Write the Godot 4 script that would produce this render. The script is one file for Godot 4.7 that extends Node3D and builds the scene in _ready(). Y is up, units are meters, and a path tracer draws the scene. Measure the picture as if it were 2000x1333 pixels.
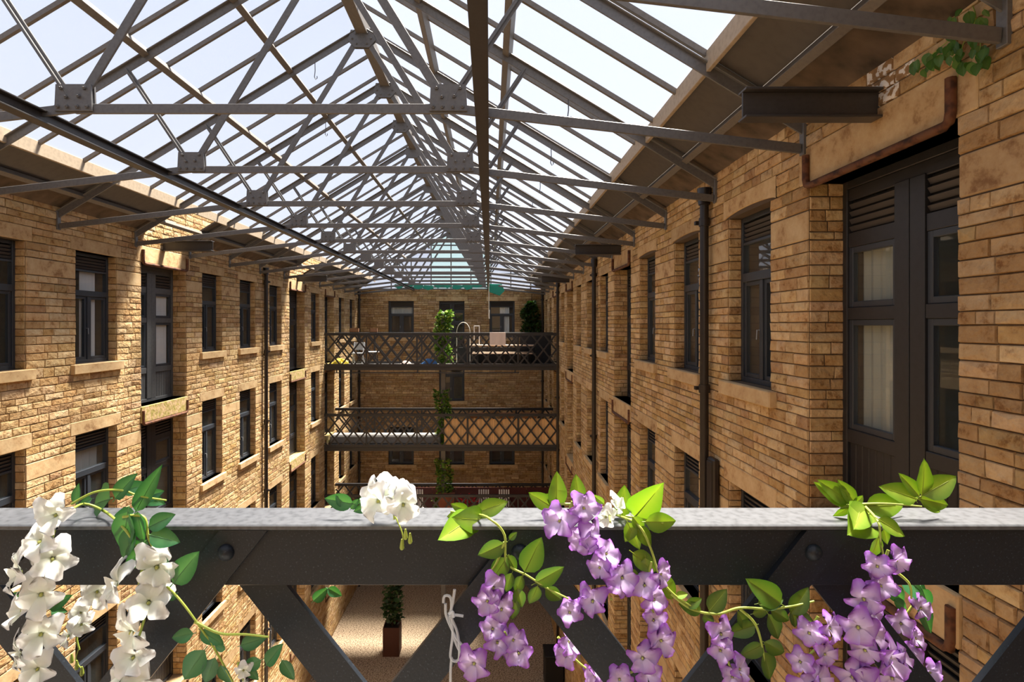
extends Node3D
# Courtyard of a converted stone mill under a glazed steel roof, seen from a footbridge.
# Depths Z run away from the camera (world z = -Z); heights "rel" are measured from the eye.

const EYE := 11.75          # eye above the courtyard floor
const F := 1100.0           # focal length in pixels of the 2000 x 1333 frame
const VX := 957.0           # where the level view axis meets the frame
const VY := 635.0
const XL := -5.96           # face of the sunlit wall
const XR := 2.44            # face of the shaded wall
const XM := -1.76           # ridge
const ZB := 25.5            # face of the end wall
const ZN := -7.0            # the court goes on a little behind the camera
const SL := 0.607           # slope of the roof

var rng := RandomNumberGenerator.new()
var M := {}
var counts := {}
var n_window := 0
var n_door := 0


# ---------------------------------------------------------------- mesh builder
class MB:
	var v := PackedVector3Array()
	var n := PackedVector3Array()
	var c := PackedColorArray()
	var col := Color.WHITE
	var flip := false            # set while points come through a mirrored frame

	func tri(a: Vector3, b: Vector3, d: Vector3) -> void:      # counter-clockwise from outside
		var nn := (b - a).cross(d - a).normalized()
		if flip:
			nn = -nn
			v.append(a); v.append(b); v.append(d)
		else:
			v.append(a); v.append(d); v.append(b)
		n.append(nn); n.append(nn); n.append(nn)
		c.append(col); c.append(col); c.append(col)

	func quad(a: Vector3, b: Vector3, d: Vector3, e: Vector3) -> void:
		var nn := (d - a).cross(e - b).normalized()
		if flip:
			nn = -nn
			v.append(a); v.append(b); v.append(d); v.append(a); v.append(d); v.append(e)
		else:
			v.append(a); v.append(d); v.append(b); v.append(a); v.append(e); v.append(d)
		for i in 6:
			n.append(nn); c.append(col)

	func smooth_tri(a: Vector3, b: Vector3, d: Vector3, na: Vector3, nb: Vector3, nd: Vector3, ca: Color, cb: Color, cd: Color) -> void:
		v.append(a); v.append(d); v.append(b)
		n.append(na); n.append(nd); n.append(nb)
		c.append(ca); c.append(cd); c.append(cb)

	# box with chamfered edges; axes in basis b, half sizes h
	func cbox(o: Vector3, h: Vector3, ch := 0.0, b := Basis()) -> void:
		var k: float = minf(ch, minf(h.x, minf(h.y, h.z)) * 0.6)
		if k <= 0.0:
			var p := []
			for i in 8:
				p.append(o + b * Vector3(h.x * (1 if i & 1 else -1), h.y * (1 if i & 2 else -1), h.z * (1 if i & 4 else -1)))
			quad(p[0], p[2], p[3], p[1]); quad(p[4], p[5], p[7], p[6])
			quad(p[0], p[4], p[6], p[2]); quad(p[1], p[3], p[7], p[5])
			quad(p[0], p[1], p[5], p[4]); quad(p[2], p[6], p[7], p[3])
			return
		for ax in 3:
			var a1 := (ax + 1) % 3
			var a2 := (ax + 2) % 3
			for s in [-1.0, 1.0]:
				var q := []
				for w in [[-1, -1], [1, -1], [1, 1], [-1, 1]]:
					var p := Vector3()
					p[ax] = s * h[ax]; p[a1] = w[0] * (h[a1] - k); p[a2] = w[1] * (h[a2] - k)
					q.append(o + b * p)
				if s > 0: quad(q[0], q[1], q[2], q[3])
				else: quad(q[0], q[3], q[2], q[1])
			for s1 in [-1.0, 1.0]:
				for s2 in [-1.0, 1.0]:
					var e := []
					for w in [-1.0, 1.0]:
						var p := Vector3(); var r := Vector3()
						p[ax] = w * (h[ax] - k); p[a1] = s1 * h[a1]; p[a2] = s2 * (h[a2] - k)
						r[ax] = w * (h[ax] - k); r[a1] = s1 * (h[a1] - k); r[a2] = s2 * h[a2]
						e.append(o + b * p); e.append(o + b * r)
					if s1 * s2 > 0: quad(e[0], e[1], e[3], e[2])
					else: quad(e[0], e[2], e[3], e[1])
		for i in 8:
			var sg := Vector3(1 if i & 1 else -1, 1 if i & 2 else -1, 1 if i & 4 else -1)
			var q := []
			for ax in 3:
				var p := Vector3(sg.x * (h.x - k), sg.y * (h.y - k), sg.z * (h.z - k))
				p[ax] = sg[ax] * h[ax]
				q.append(o + b * p)
			if sg.x * sg.y * sg.z > 0: tri(q[0], q[1], q[2])
			else: tri(q[0], q[2], q[1])

	func span(lo: Vector3, hi: Vector3, ch := 0.0) -> void:
		cbox((lo + hi) * 0.5, (hi - lo).abs() * 0.5, ch)

	# straight bar p0 -> p1: width across `side`, thickness across the third axis
	func bar(p0: Vector3, p1: Vector3, side: Vector3, w: float, t: float, ch := 0.0) -> void:
		var y := (p1 - p0).normalized()
		var x := (side - y * side.dot(y)).normalized()
		cbox((p0 + p1) * 0.5, Vector3(w * 0.5, (p1 - p0).length() * 0.5, t * 0.5), ch, Basis(x, y, x.cross(y)))

	func tube(pts: Array, r0: float, r1: float, seg := 8, cap := true) -> void:
		var rings := []
		var norms := []
		var up := Vector3(0.31, 0.2, 0.93)
		for i in pts.size():
			var d: Vector3 = (pts[mini(i + 1, pts.size() - 1)] - pts[maxi(i - 1, 0)]).normalized()
			var x := (up - d * up.dot(d)).normalized()
			var y := d.cross(x)
			var r := lerpf(r0, r1, float(i) / maxf(1.0, pts.size() - 1.0))
			var ring := []
			var nr := []
			for k in seg:
				var a := TAU * k / seg
				var dir := x * cos(a) + y * sin(a)
				ring.append(pts[i] + dir * r); nr.append(dir)
			rings.append(ring); norms.append(nr)
		for i in pts.size() - 1:
			for k in seg:
				var l := (k + 1) % seg
				smooth_tri(rings[i][k], rings[i][l], rings[i + 1][l], norms[i][k], norms[i][l], norms[i + 1][l], col, col, col)
				smooth_tri(rings[i][k], rings[i + 1][l], rings[i + 1][k], norms[i][k], norms[i + 1][l], norms[i + 1][k], col, col, col)
		if cap:
			for k in range(1, seg - 1):
				tri(rings[0][0], rings[0][k + 1], rings[0][k])
				var e: Array = rings[-1]
				tri(e[0], e[k], e[k + 1])

	# polygon (in the plane of x and y, counter-clockwise) extruded by half thickness t along z
	func prism(poly: Array, o: Vector3, b: Basis, t: float) -> void:
		var f := []
		var k := []
		for p in poly:
			f.append(o + b * Vector3(p.x, p.y, t)); k.append(o + b * Vector3(p.x, p.y, -t))
		for i in range(1, poly.size() - 1):
			tri(f[0], f[i], f[i + 1]); tri(k[0], k[i + 1], k[i])
		for i in poly.size():
			var j := (i + 1) % poly.size()
			quad(k[i], k[j], f[j], f[i])

	func dome(o: Vector3, b: Basis, r: float, hgt: float, seg := 12, rows := 4) -> void:
		for i in rows:
			var a0 := PI * 0.5 * i / rows
			var a1 := PI * 0.5 * (i + 1) / rows
			for k in seg:
				var t0 := TAU * k / seg
				var t1 := TAU * (k + 1) / seg
				var P := func(a: float, t: float) -> Vector3: return Vector3(cos(a) * cos(t) * r, cos(a) * sin(t) * r, sin(a) * hgt)
				var N := func(a: float, t: float) -> Vector3: return b * Vector3(cos(a) * cos(t), cos(a) * sin(t), sin(a))
				smooth_tri(o + b * P.call(a0, t0), o + b * P.call(a0, t1), o + b * P.call(a1, t1), N.call(a0, t0), N.call(a0, t1), N.call(a1, t1), col, col, col)
				smooth_tri(o + b * P.call(a0, t0), o + b * P.call(a1, t1), o + b * P.call(a1, t0), N.call(a0, t0), N.call(a1, t1), N.call(a1, t0), col, col, col)

	func mesh() -> ArrayMesh:
		var a := []
		a.resize(Mesh.ARRAY_MAX)
		a[Mesh.ARRAY_VERTEX] = v
		a[Mesh.ARRAY_NORMAL] = n
		a[Mesh.ARRAY_COLOR] = c
		var m := ArrayMesh.new()
		m.add_surface_from_arrays(Mesh.PRIMITIVE_TRIANGLES, a)
		return m


# ---------------------------------------------------------------- nodes
const NTH := ["first", "second", "third", "fourth", "fifth", "sixth", "seventh", "eighth", "ninth", "tenth", "eleventh", "twelfth", "thirteenth", "fourteenth"]

func numbered(called: String) -> String:
	counts[called] = counts.get(called, 0) + 1
	return called if counts[called] == 1 else "%s_%03d" % [called, counts[called] - 1]

func part(called: String, m: Mesh, mat: Material, parent: Node3D) -> MeshInstance3D:
	var o := MeshInstance3D.new()
	o.name = called
	o.mesh = m
	o.material_override = mat
	parent.add_child(o, true)
	return o

func tag(o: Node3D, label: String, category := "", group := "", kind := "") -> void:
	o.set_meta("label", label)
	if category: o.set_meta("category", category)
	if group: o.set_meta("group", group)
	if kind: o.set_meta("kind", kind)

func thing(called: String, label: String, category: String, group := "", at := Vector3.ZERO, kind := "") -> Node3D:
	var o := Node3D.new()
	o.name = numbered(called)
	add_child(o, true)
	o.position = at
	tag(o, label, category, group, kind)
	return o

func W(x: float, rel: float, z: float) -> Vector3:
	return Vector3(x, EYE + rel, -z)

# the point seen at a pixel, at a given depth
func P(px: float, py: float, z: float) -> Vector3:
	return Vector3((px - VX) / F * z, EYE - (py - VY) / F * z, -z)


# ---------------------------------------------------------------- materials
func lin(r: float, g: float, b: float) -> Color:
	return Color(r, g, b).linear_to_srgb()

func noise_tex(freq: float, oct: int, cols: Array, offs: Array, seed_: int, size := 512, kind := FastNoiseLite.TYPE_SIMPLEX_SMOOTH, gain := 0.5) -> NoiseTexture2D:
	var nz := FastNoiseLite.new()
	nz.seed = seed_
	nz.noise_type = kind
	nz.frequency = freq
	nz.fractal_octaves = oct
	nz.fractal_gain = gain
	var t := NoiseTexture2D.new()
	t.width = size
	t.height = size
	t.seamless = true
	t.noise = nz
	if cols.size():
		var g := Gradient.new()
		g.offsets = PackedFloat32Array(offs)
		g.colors = PackedColorArray(cols)
		t.color_ramp = g
	return t

func mat(c: Color, rough: float, metal := 0.0) -> StandardMaterial3D:
	var m := StandardMaterial3D.new()
	m.albedo_color = c
	m.roughness = rough
	m.metallic = metal
	return m

func tri_map(m: StandardMaterial3D, tex: Texture2D, scale: float) -> void:
	m.albedo_texture = tex
	m.uv1_triplanar = true
	m.uv1_world_triplanar = true
	m.uv1_triplanar_sharpness = 6.0
	m.uv1_scale = Vector3.ONE * scale

func relief(m: StandardMaterial3D, tex: Texture2D, cm: float) -> void:
	m.heightmap_enabled = true
	m.heightmap_texture = tex
	m.heightmap_scale = cm

func vc(m: StandardMaterial3D) -> StandardMaterial3D:
	m.vertex_color_use_as_albedo = true
	return m

func make_materials() -> void:
	var g := func(x: float) -> Color: return Color(x, x, x)
	# weathered sandstone: blotches of soot and rust over a fine grain
	var stone_tex := noise_tex(0.006, 7, [Color(0.68, 0.585, 0.495), Color(0.905, 0.865, 0.815), Color(0.95, 0.935, 0.91), Color(1, 1, 1)], [0.10, 0.36, 0.6, 0.9], 3, 1024, FastNoiseLite.TYPE_SIMPLEX_SMOOTH, 0.72)
	var stone_bump := noise_tex(0.035, 5, [], [], 9, 512)
	M.brick = vc(mat(Color.WHITE, 0.9))
	tri_map(M.brick, stone_tex, 0.9)
	relief(M.brick, stone_bump, 0.8)
	M.brick.metallic_specular = 0.3
	# bricks with flaking whitewash
	M.limed = mat(Color.WHITE, 0.9)
	tri_map(M.limed, noise_tex(0.02, 5, [Color(0.5, 0.38, 0.25), Color(0.6, 0.46, 0.3), Color(0.85, 0.82, 0.78), Color(0.92, 0.9, 0.87)], [0.0, 0.47, 0.53, 1.0], 91, 512), 1.2)
	M.stone = vc(mat(Color.WHITE, 0.88))
	tri_map(M.stone, stone_tex, 0.4)
	relief(M.stone, stone_bump, 0.3)
	# the same stone with ragged patches of moss
	M.mossy = vc(mat(Color.WHITE, 0.92))
	tri_map(M.mossy, noise_tex(0.018, 6, [Color(0.74, 0.78, 0.52), Color(0.82, 0.85, 0.64), Color(0.94, 0.92, 0.88), Color(1, 1, 1)], [0.1, 0.40, 0.58, 1.0], 71, 512, FastNoiseLite.TYPE_SIMPLEX_SMOOTH, 0.65), 0.8)
	relief(M.mossy, stone_bump, 0.4)
	M.mortar = mat(lin(0.085, 0.056, 0.034), 0.95)
	M.wall_plain = mat(lin(0.46, 0.34, 0.2), 0.95)
	tri_map(M.wall_plain, stone_tex, 0.5)
	var steel_tex := noise_tex(0.03, 5, [g.call(0.86), g.call(0.96), g.call(1.0)], [0.0, 0.5, 1.0], 21, 512)
	M.steel = mat(lin(0.135, 0.132, 0.132), 0.42)
	tri_map(M.steel, steel_tex, 1.5)
	relief(M.steel, steel_tex, 0.1)
	M.purlin = mat(lin(0.15, 0.13, 0.11), 0.5)
	tri_map(M.purlin, steel_tex, 1.5)
	M.dark_steel = mat(lin(0.05, 0.046, 0.046), 0.4)
	tri_map(M.dark_steel, steel_tex, 1.5)
	# dark paint with pale specks of grit
	var speck := noise_tex(0.16, 3, [g.call(0.46), g.call(0.5), g.call(0.56), g.call(1.0)], [0.0, 0.70, 0.78, 0.86], 33, 512)
	M.rail = mat(lin(0.055, 0.072, 0.10), 0.42)
	tri_map(M.rail, speck, 3.0)
	relief(M.rail, noise_tex(0.08, 4, [], [], 35, 512), 0.015)
	M.rail.metallic_specular = 0.4
	# the worn, dusty upper face of the handrail
	M.worn = mat(lin(0.105, 0.11, 0.12), 0.38)
	tri_map(M.worn, noise_tex(0.05, 5, [g.call(0.7), g.call(0.9), g.call(1.0)], [0.0, 0.45, 1.0], 37, 512), 2.5)
	M.bridge = mat(lin(0.026, 0.026, 0.03), 0.45)
	tri_map(M.bridge, steel_tex, 1.2)
	M.frame = mat(lin(0.034, 0.041, 0.052), 0.4)
	M.door = mat(lin(0.026, 0.026, 0.029), 0.45)
	tri_map(M.door, steel_tex, 0.9)
	M.door_lit = mat(lin(0.10, 0.105, 0.11), 0.45)  # lighter copy of the door paint, standing for the light on one door
	tri_map(M.door_lit, steel_tex, 0.9)
	M.slat = mat(lin(0.045, 0.04, 0.04), 0.5)
	M.gap = mat(lin(0.012, 0.011, 0.011), 0.8)
	M.glass = mat(Color(0.75, 0.85, 0.85, 0.04), 0.02)
	M.glass.transparency = BaseMaterial3D.TRANSPARENCY_ALPHA
	M.glass.metallic_specular = 0.7
	# multiwall roof sheets: milky, letting part of the light straight through
	M.sheet = mat(Color(0.88, 0.925, 0.99, 0.14), 0.6)
	M.sheet.transparency = BaseMaterial3D.TRANSPARENCY_ALPHA
	M.sheet.backlight_enabled = true
	M.sheet.backlight = Color(0.90, 0.94, 1.0)
	M.sheet.metallic_specular = 0.3
	M.green_sheet = mat(Color(0.62, 0.80, 0.77, 0.35), 0.6)
	M.green_sheet.transparency = BaseMaterial3D.TRANSPARENCY_ALPHA
	M.green_sheet.backlight_enabled = true
	M.green_sheet.backlight = Color(0.7, 0.88, 0.85)
	M.netting = mat(lin(0.02, 0.22, 0.17), 0.7)
	M.netting.backlight_enabled = true
	M.netting.backlight = Color(0.1, 0.5, 0.42)
	M.eave = mat(lin(0.40, 0.32, 0.23), 0.7)
	tri_map(M.eave, steel_tex, 1.0)
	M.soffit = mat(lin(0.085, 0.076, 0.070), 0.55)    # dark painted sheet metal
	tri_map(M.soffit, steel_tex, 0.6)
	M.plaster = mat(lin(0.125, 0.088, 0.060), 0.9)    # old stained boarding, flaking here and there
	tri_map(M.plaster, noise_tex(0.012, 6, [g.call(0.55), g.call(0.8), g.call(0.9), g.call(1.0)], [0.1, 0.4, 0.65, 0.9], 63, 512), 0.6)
	M.pipe = mat(lin(0.018, 0.014, 0.014), 0.35)
	M.rust = mat(lin(0.12, 0.05, 0.022), 0.8)
	tri_map(M.rust, noise_tex(0.02, 5, [Color(0.45, 0.4, 0.4), Color(1, 0.9, 0.8), Color(1.5, 1.6, 1.7)], [0.0, 0.5, 1.0], 41, 256), 1.5)
	M.room_reflection = mat(lin(0.20, 0.135, 0.085), 0.9)  # brown stands in for the stone wall reflected in the panes
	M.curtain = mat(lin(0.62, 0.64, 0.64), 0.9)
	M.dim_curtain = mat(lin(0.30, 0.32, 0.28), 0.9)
	M.blind = mat(lin(0.45, 0.47, 0.46), 0.9)
	M.gravel = mat(lin(0.60, 0.48, 0.35), 0.95)
	var gr := noise_tex(0.03, 6, [Color(0.30, 0.24, 0.19), Color(0.80, 0.77, 0.73), Color(0.93, 0.91, 0.88), Color(1, 1, 1)], [0.22, 0.40, 0.55, 0.8], 51, 1024, FastNoiseLite.TYPE_SIMPLEX_SMOOTH, 0.8)
	tri_map(M.gravel, gr, 0.45)
	relief(M.gravel, gr, 1.5)
	M.stain = mat(lin(0.16, 0.11, 0.07), 0.95)
	M.corten = mat(lin(0.085, 0.028, 0.016), 0.8)
	tri_map(M.corten, steel_tex, 2.0)
	M.soil = mat(lin(0.03, 0.02, 0.014), 1.0)
	M.leaf = vc(mat(Color.WHITE, 0.42))
	M.leaf.backlight_enabled = true
	M.leaf.backlight = Color(0.80, 0.85, 0.5)
	M.far_leaf = vc(mat(Color.WHITE, 0.55))
	M.far_leaf.backlight_enabled = true
	M.far_leaf.backlight = Color(0.7, 0.75, 0.4)
	M.petal = vc(mat(Color.WHITE, 0.6))
	M.petal.backlight_enabled = true
	M.petal.backlight = Color(0.85, 0.85, 0.85)
	M.stem = mat(lin(0.32, 0.40, 0.06), 0.5)
	M.bark = mat(lin(0.06, 0.035, 0.02), 0.9)
	M.plastic = mat(Color(0.92, 0.95, 0.97, 0.35), 0.12)
	M.plastic.transparency = BaseMaterial3D.TRANSPARENCY_ALPHA
	M.deck = mat(lin(0.30, 0.29, 0.28), 0.7)
	tri_map(M.deck, steel_tex, 0.8)
	M.cane = vc(mat(Color.WHITE, 0.6))
	M.black = mat(lin(0.008, 0.008, 0.009), 0.7)
	M.towel = mat(lin(0.75, 0.62, 0.55), 0.95)
	M.wood = mat(lin(0.26, 0.12, 0.055), 0.65)
	tri_map(M.wood, steel_tex, 2.0)
	M.pale_wood = mat(lin(0.5, 0.36, 0.25), 0.6)
	M.white = mat(lin(0.72, 0.72, 0.70), 0.5)
	M.grey = mat(lin(0.3, 0.31, 0.32), 0.5)
	M.red = mat(lin(0.075, 0.010, 0.008), 0.7)
	M.red_petal = mat(lin(0.5, 0.02, 0.03), 0.6)
	M.terracotta = mat(lin(0.26, 0.09, 0.045), 0.85)
	M.orange = mat(lin(0.30, 0.12, 0.04), 0.8)
	M.blue = mat(lin(0.03, 0.11, 0.28), 0.6)
	M.yellow = mat(lin(0.55, 0.42, 0.03), 0.6)
	M.cord = mat(lin(0.6, 0.58, 0.52), 0.8)
	M.limewash = mat(lin(0.72, 0.68, 0.6), 0.9)


# ---------------------------------------------------------------- masonry
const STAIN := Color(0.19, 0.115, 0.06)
# one quarry for all three walls
var STONE := [Color(0.60, 0.442, 0.250), Color(0.57, 0.405, 0.215), Color(0.65, 0.490, 0.290), Color(0.52, 0.355, 0.175), Color(0.61, 0.448, 0.262), Color(0.46, 0.306, 0.158), Color(0.60, 0.440, 0.258), Color(0.41, 0.275, 0.150)]
var brick_shapes := {}       # unit bricks as separate meshes, by palette

# one stone: base rectangle on the mortar, face set back by the joint and a little uneven
func stone_points(lo: Vector3, hi: Vector3, r: RandomNumberGenerator, joint: Vector2, proud: float) -> Array:
	var q := []
	for k in [[0, 0], [1, 0], [1, 1], [0, 1]]:
		q.append(Vector3(lo.x if k[0] == 0 else hi.x, lo.y if k[1] == 0 else hi.y, -0.006))
	for k in [[0, 0], [1, 0], [1, 1], [0, 1]]:
		var jx := joint.x * r.randf_range(0.7, 1.6)
		var jy := joint.y * r.randf_range(0.7, 1.5)
		q.append(Vector3(lo.x + jx if k[0] == 0 else hi.x - jx, lo.y + jy if k[1] == 0 else hi.y - jy, proud * r.randf_range(0.45, 1.0)))
	var mid: Vector3 = (q[4] + q[5] + q[6] + q[7]) * 0.25
	mid += Vector3((hi.x - lo.x) * r.randf_range(-0.15, 0.15), (hi.y - lo.y) * r.randf_range(-0.15, 0.15), proud * r.randf_range(0.0, 0.5))
	q.append(mid)
	return q

# how sooty a stone is: patches on the wall, and beside the hoist doors of the sunlit wall
var soot_noise := FastNoiseLite.new()

func soot(s: Array, key: String) -> float:
	soot_noise.seed = 17
	soot_noise.frequency = 0.45
	var u: float = (s[0] + s[1]) * 0.5
	var v: float = (s[2] + s[3]) * 0.5
	var k := smoothstep(0.15, 0.6, soot_noise.get_noise_2d(u * 1.3, v + (50.0 if key == "sunny" else 0.0))) * 0.45
	if key == "sunny":
		for d in [9.61, 11.04, 16.71]:
			k += 0.5 * smoothstep(0.5, 0.1, absf(u - d + 0.15)) * smoothstep(-2.6, -0.2, v) * (0.6 + 0.6 * soot_noise.get_noise_2d(u * 9.0, v * 9.0))
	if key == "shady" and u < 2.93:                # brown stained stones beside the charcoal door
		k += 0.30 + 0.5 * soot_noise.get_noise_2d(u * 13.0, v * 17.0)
	return clampf(k, 0.0, 0.6)

func stone_faces(mb: MB, q: Array) -> void:
	for i in 4:
		var j := (i + 1) % 4
		mb.tri(q[4 + i], q[4 + j], q[8])
		mb.quad(q[i], q[j], q[4 + j], q[4 + i])

func tone(pal: Array, r: RandomNumberGenerator) -> Color:
	var k: float = r.randf()
	var c: Color = pal[int(k * k * pal.size() * 0.55 + r.randf() * pal.size() * 0.45) % pal.size()]
	var d := r.randf_range(0.88, 1.10)
	return Color(c.r * d, c.g * d * r.randf_range(0.97, 1.03), c.b * d * r.randf_range(0.92, 1.08))

func unit_bricks(key: String, pal: Array) -> Array:
	if not brick_shapes.has(key):
		var r := RandomNumberGenerator.new()
		r.seed = 77
		var list := []
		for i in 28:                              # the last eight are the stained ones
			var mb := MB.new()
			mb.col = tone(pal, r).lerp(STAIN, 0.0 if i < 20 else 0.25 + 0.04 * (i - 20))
			stone_faces(mb, stone_points(Vector3(-0.5, -0.5, 0), Vector3(0.5, 0.5, 0), r, Vector2(0.024, 0.075), 0.016))
			list.append(mb.mesh())
		brick_shapes[key] = list
	return brick_shapes[key]

# level lines of the courses: the given key heights, filled with courses of about `hgt`
func courses(lo: float, hi: float, keys: Array, hgt: float, r: RandomNumberGenerator) -> Array:
	var ks := [lo, hi]
	for k in keys:
		var far: bool = k > lo and k < hi
		for e in ks:
			if absf(e - k) < 0.055: far = false
		if far: ks.append(k)
	ks.sort()
	var out := []
	for i in ks.size() - 1:
		var d: float = ks[i + 1] - ks[i]
		var n: int = maxi(1, roundi(d / hgt))
		var w := []
		var tot := 0.0
		for k in n:
			w.append(r.randf_range(0.82, 1.2)); tot += w[-1]
		var y: float = ks[i]
		for k in n:
			out.append([y, y + d * w[k] / tot])
			y += d * w[k] / tot
	return out

# rows of stones over [u0, u1] x rows, leaving out the blocked rectangles (Rect2 in u, v)
func lay(rows: Array, u0: float, u1: float, blocked: Array, lens: Vector2, r: RandomNumberGenerator) -> Array:
	var out := []
	for row in rows:
		var segs := [[u0, u1]]
		var mid: float = (row[0] + row[1]) * 0.5
		for b in blocked:
			if mid <= b.position.y or mid >= b.end.y: continue
			var nx := []
			for s in segs:
				if b.end.x <= s[0] or b.position.x >= s[1]:
					nx.append(s); continue
				if b.position.x - s[0] > 0.02: nx.append([s[0], b.position.x])
				if s[1] - b.end.x > 0.02: nx.append([b.end.x, s[1]])
			segs = nx
		for s in segs:
			var u: float = s[0]
			while u < s[1] - 0.001:
				var l: float = r.randf_range(lens.x, lens.y)
				if s[1] - u - l < lens.x * 0.7: l = s[1] - u
				if l > lens.y * 1.35: l *= 0.5
				out.append([u, u + l, row[0], row[1]])
				u += l
	return out

# mortar body with openings, as one closed slab of boxes
func slab(mb: MB, T: Transform3D, u0: float, u1: float, v0: float, v1: float, holes: Array, thick: float) -> void:
	var us := [u0, u1]
	var vs := [v0, v1]
	for h in holes:
		us.append_array([h.position.x, h.end.x]); vs.append_array([h.position.y, h.end.y])
	us.sort(); vs.sort()
	for i in us.size() - 1:
		if us[i + 1] - us[i] < 0.001: continue
		var start := -1.0e9
		for j in vs.size() - 1:
			if vs[j + 1] - vs[j] < 0.001: continue
			var c := Vector2((us[i] + us[i + 1]) * 0.5, (vs[j] + vs[j + 1]) * 0.5)
			var open := false
			for h in holes:
				if h.has_point(c): open = true
			if not open and start < -1.0e8: start = vs[j]
			if start > -1.0e8 and (open or j == vs.size() - 2):
				var top: float = vs[j] if open else vs[j + 1]
				mb.cbox(T * Vector3((us[i] + us[i + 1]) * 0.5, (start + top) * 0.5, -thick * 0.5), Vector3((us[i + 1] - us[i]) * 0.5, (top - start) * 0.5, thick * 0.5), 0.0, T.basis)
				start = -1.0e9

func seen_px(p: Vector3) -> Vector2:
	var z := -p.z
	if z < 0.3: return Vector2(-9999, -9999)
	return Vector2(VX + p.x / z * F, VY - (p.y - EYE) / z * F)

func lay_stones(root: Node3D, T: Transform3D, stones: Array, pal: Array, key: String, singles: int, r: RandomNumberGenerator, extra := []) -> void:
	var ranked := []
	for i in stones.size():
		var s: Array = stones[i]
		var p := T * Vector3((s[0] + s[1]) * 0.5, (s[2] + s[3]) * 0.5, 0)
		var q := seen_px(p)
		var ok := q.x > -20 and q.x < 2020 and q.y > 0 and q.y < 985
		ranked.append([(-p.z if ok else 1000.0 - p.z), i])
	ranked.sort_custom(func(a, b): return a[0] < b[0])
	var mb := MB.new()
	var shapes := unit_bricks(key, pal)
	for k in ranked.size():
		var s: Array = stones[ranked[k][1]]
		if k < singles and ranked[k][0] < 900.0:
			var q := seen_px(T * Vector3((s[0] + s[1]) * 0.5, (s[2] + s[3]) * 0.5, 0))
			var limed := key == "shady" and q.x > 1690 and q.x < 1775 and q.y > 110 and q.y < 205
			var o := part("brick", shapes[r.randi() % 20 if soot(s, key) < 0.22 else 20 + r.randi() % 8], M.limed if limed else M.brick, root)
			o.transform = T * Transform3D(Basis.from_scale(Vector3(s[1] - s[0], s[3] - s[2], 1.0)), Vector3((s[0] + s[1]) * 0.5, (s[2] + s[3]) * 0.5, 0))
		else:
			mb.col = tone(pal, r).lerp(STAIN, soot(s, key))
			var q := stone_points(Vector3(s[0], s[2], 0), Vector3(s[1], s[3], 0), r, Vector2(0.0075, 0.0085), 0.016)
			for i in 9: q[i] = T * q[i]
			mb.flip = T.basis.determinant() < 0.0
			stone_faces(mb, q)
	for e in extra:                                   # stones on the reveals of openings
		mb.flip = e[0].basis.determinant() < 0.0
		for s in e[1]:
			mb.col = tone(pal, r)
			var q := stone_points(Vector3(s[0], s[2], 0), Vector3(s[1], s[3], 0), r, Vector2(0.0065, 0.007), 0.012)
			for i in 9: q[i] = e[0] * q[i]
			stone_faces(mb, q)
	var rest := part("coursed_stones", mb.mesh(), M.brick, root)
	rest.set_meta("kind", "stuff")

const STOREYS := [
	# lintel underside, sill top, door head, door threshold
	[1.08, -0.57, 1.08, -1.40],
	[-1.59, -3.29, -1.68, -4.07],
	[-4.46, -6.16, -4.36, -6.85],
	[-7.30, -9.00, -7.15, -9.70],
]

# a dressed stone (lintel, sill, slab) proud of the wall
func dressed(root: Node3D, called: String, T: Transform3D, u0: float, u1: float, v0: float, v1: float, out: float, back: float, col: Color, worn := false, m: Material = M.stone) -> void:
	var mb := MB.new()
	mb.col = col
	mb.flip = T.basis.determinant() < 0.0
	if worn:                                      # soft arched underside worn into the lintel
		var n := 14
		for i in n:
			var a := float(i) / n
			var b := float(i + 1) / n
			var ya := v0 + 0.05 * pow(sin(PI * a), 0.6)
			var yb := v0 + 0.05 * pow(sin(PI * b), 0.6)
			var xa := lerpf(u0, u1, a)
			var xb := lerpf(u0, u1, b)
			mb.quad(T * Vector3(xa, ya, out), T * Vector3(xb, yb, out), T * Vector3(xb, v1, out), T * Vector3(xa, v1, out))
			mb.quad(T * Vector3(xa, v0, -back), T * Vector3(xb, v0, -back), T * Vector3(xb, yb, out), T * Vector3(xa, ya, out))
	else:
		mb.cbox(T * Vector3((u0 + u1) * 0.5, (v0 + v1) * 0.5, (out - back) * 0.5), Vector3((u1 - u0) * 0.5, (v1 - v0) * 0.5, (out + back) * 0.5), 0.008, T.basis)
	part(called, mb.mesh(), m, root)

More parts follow.
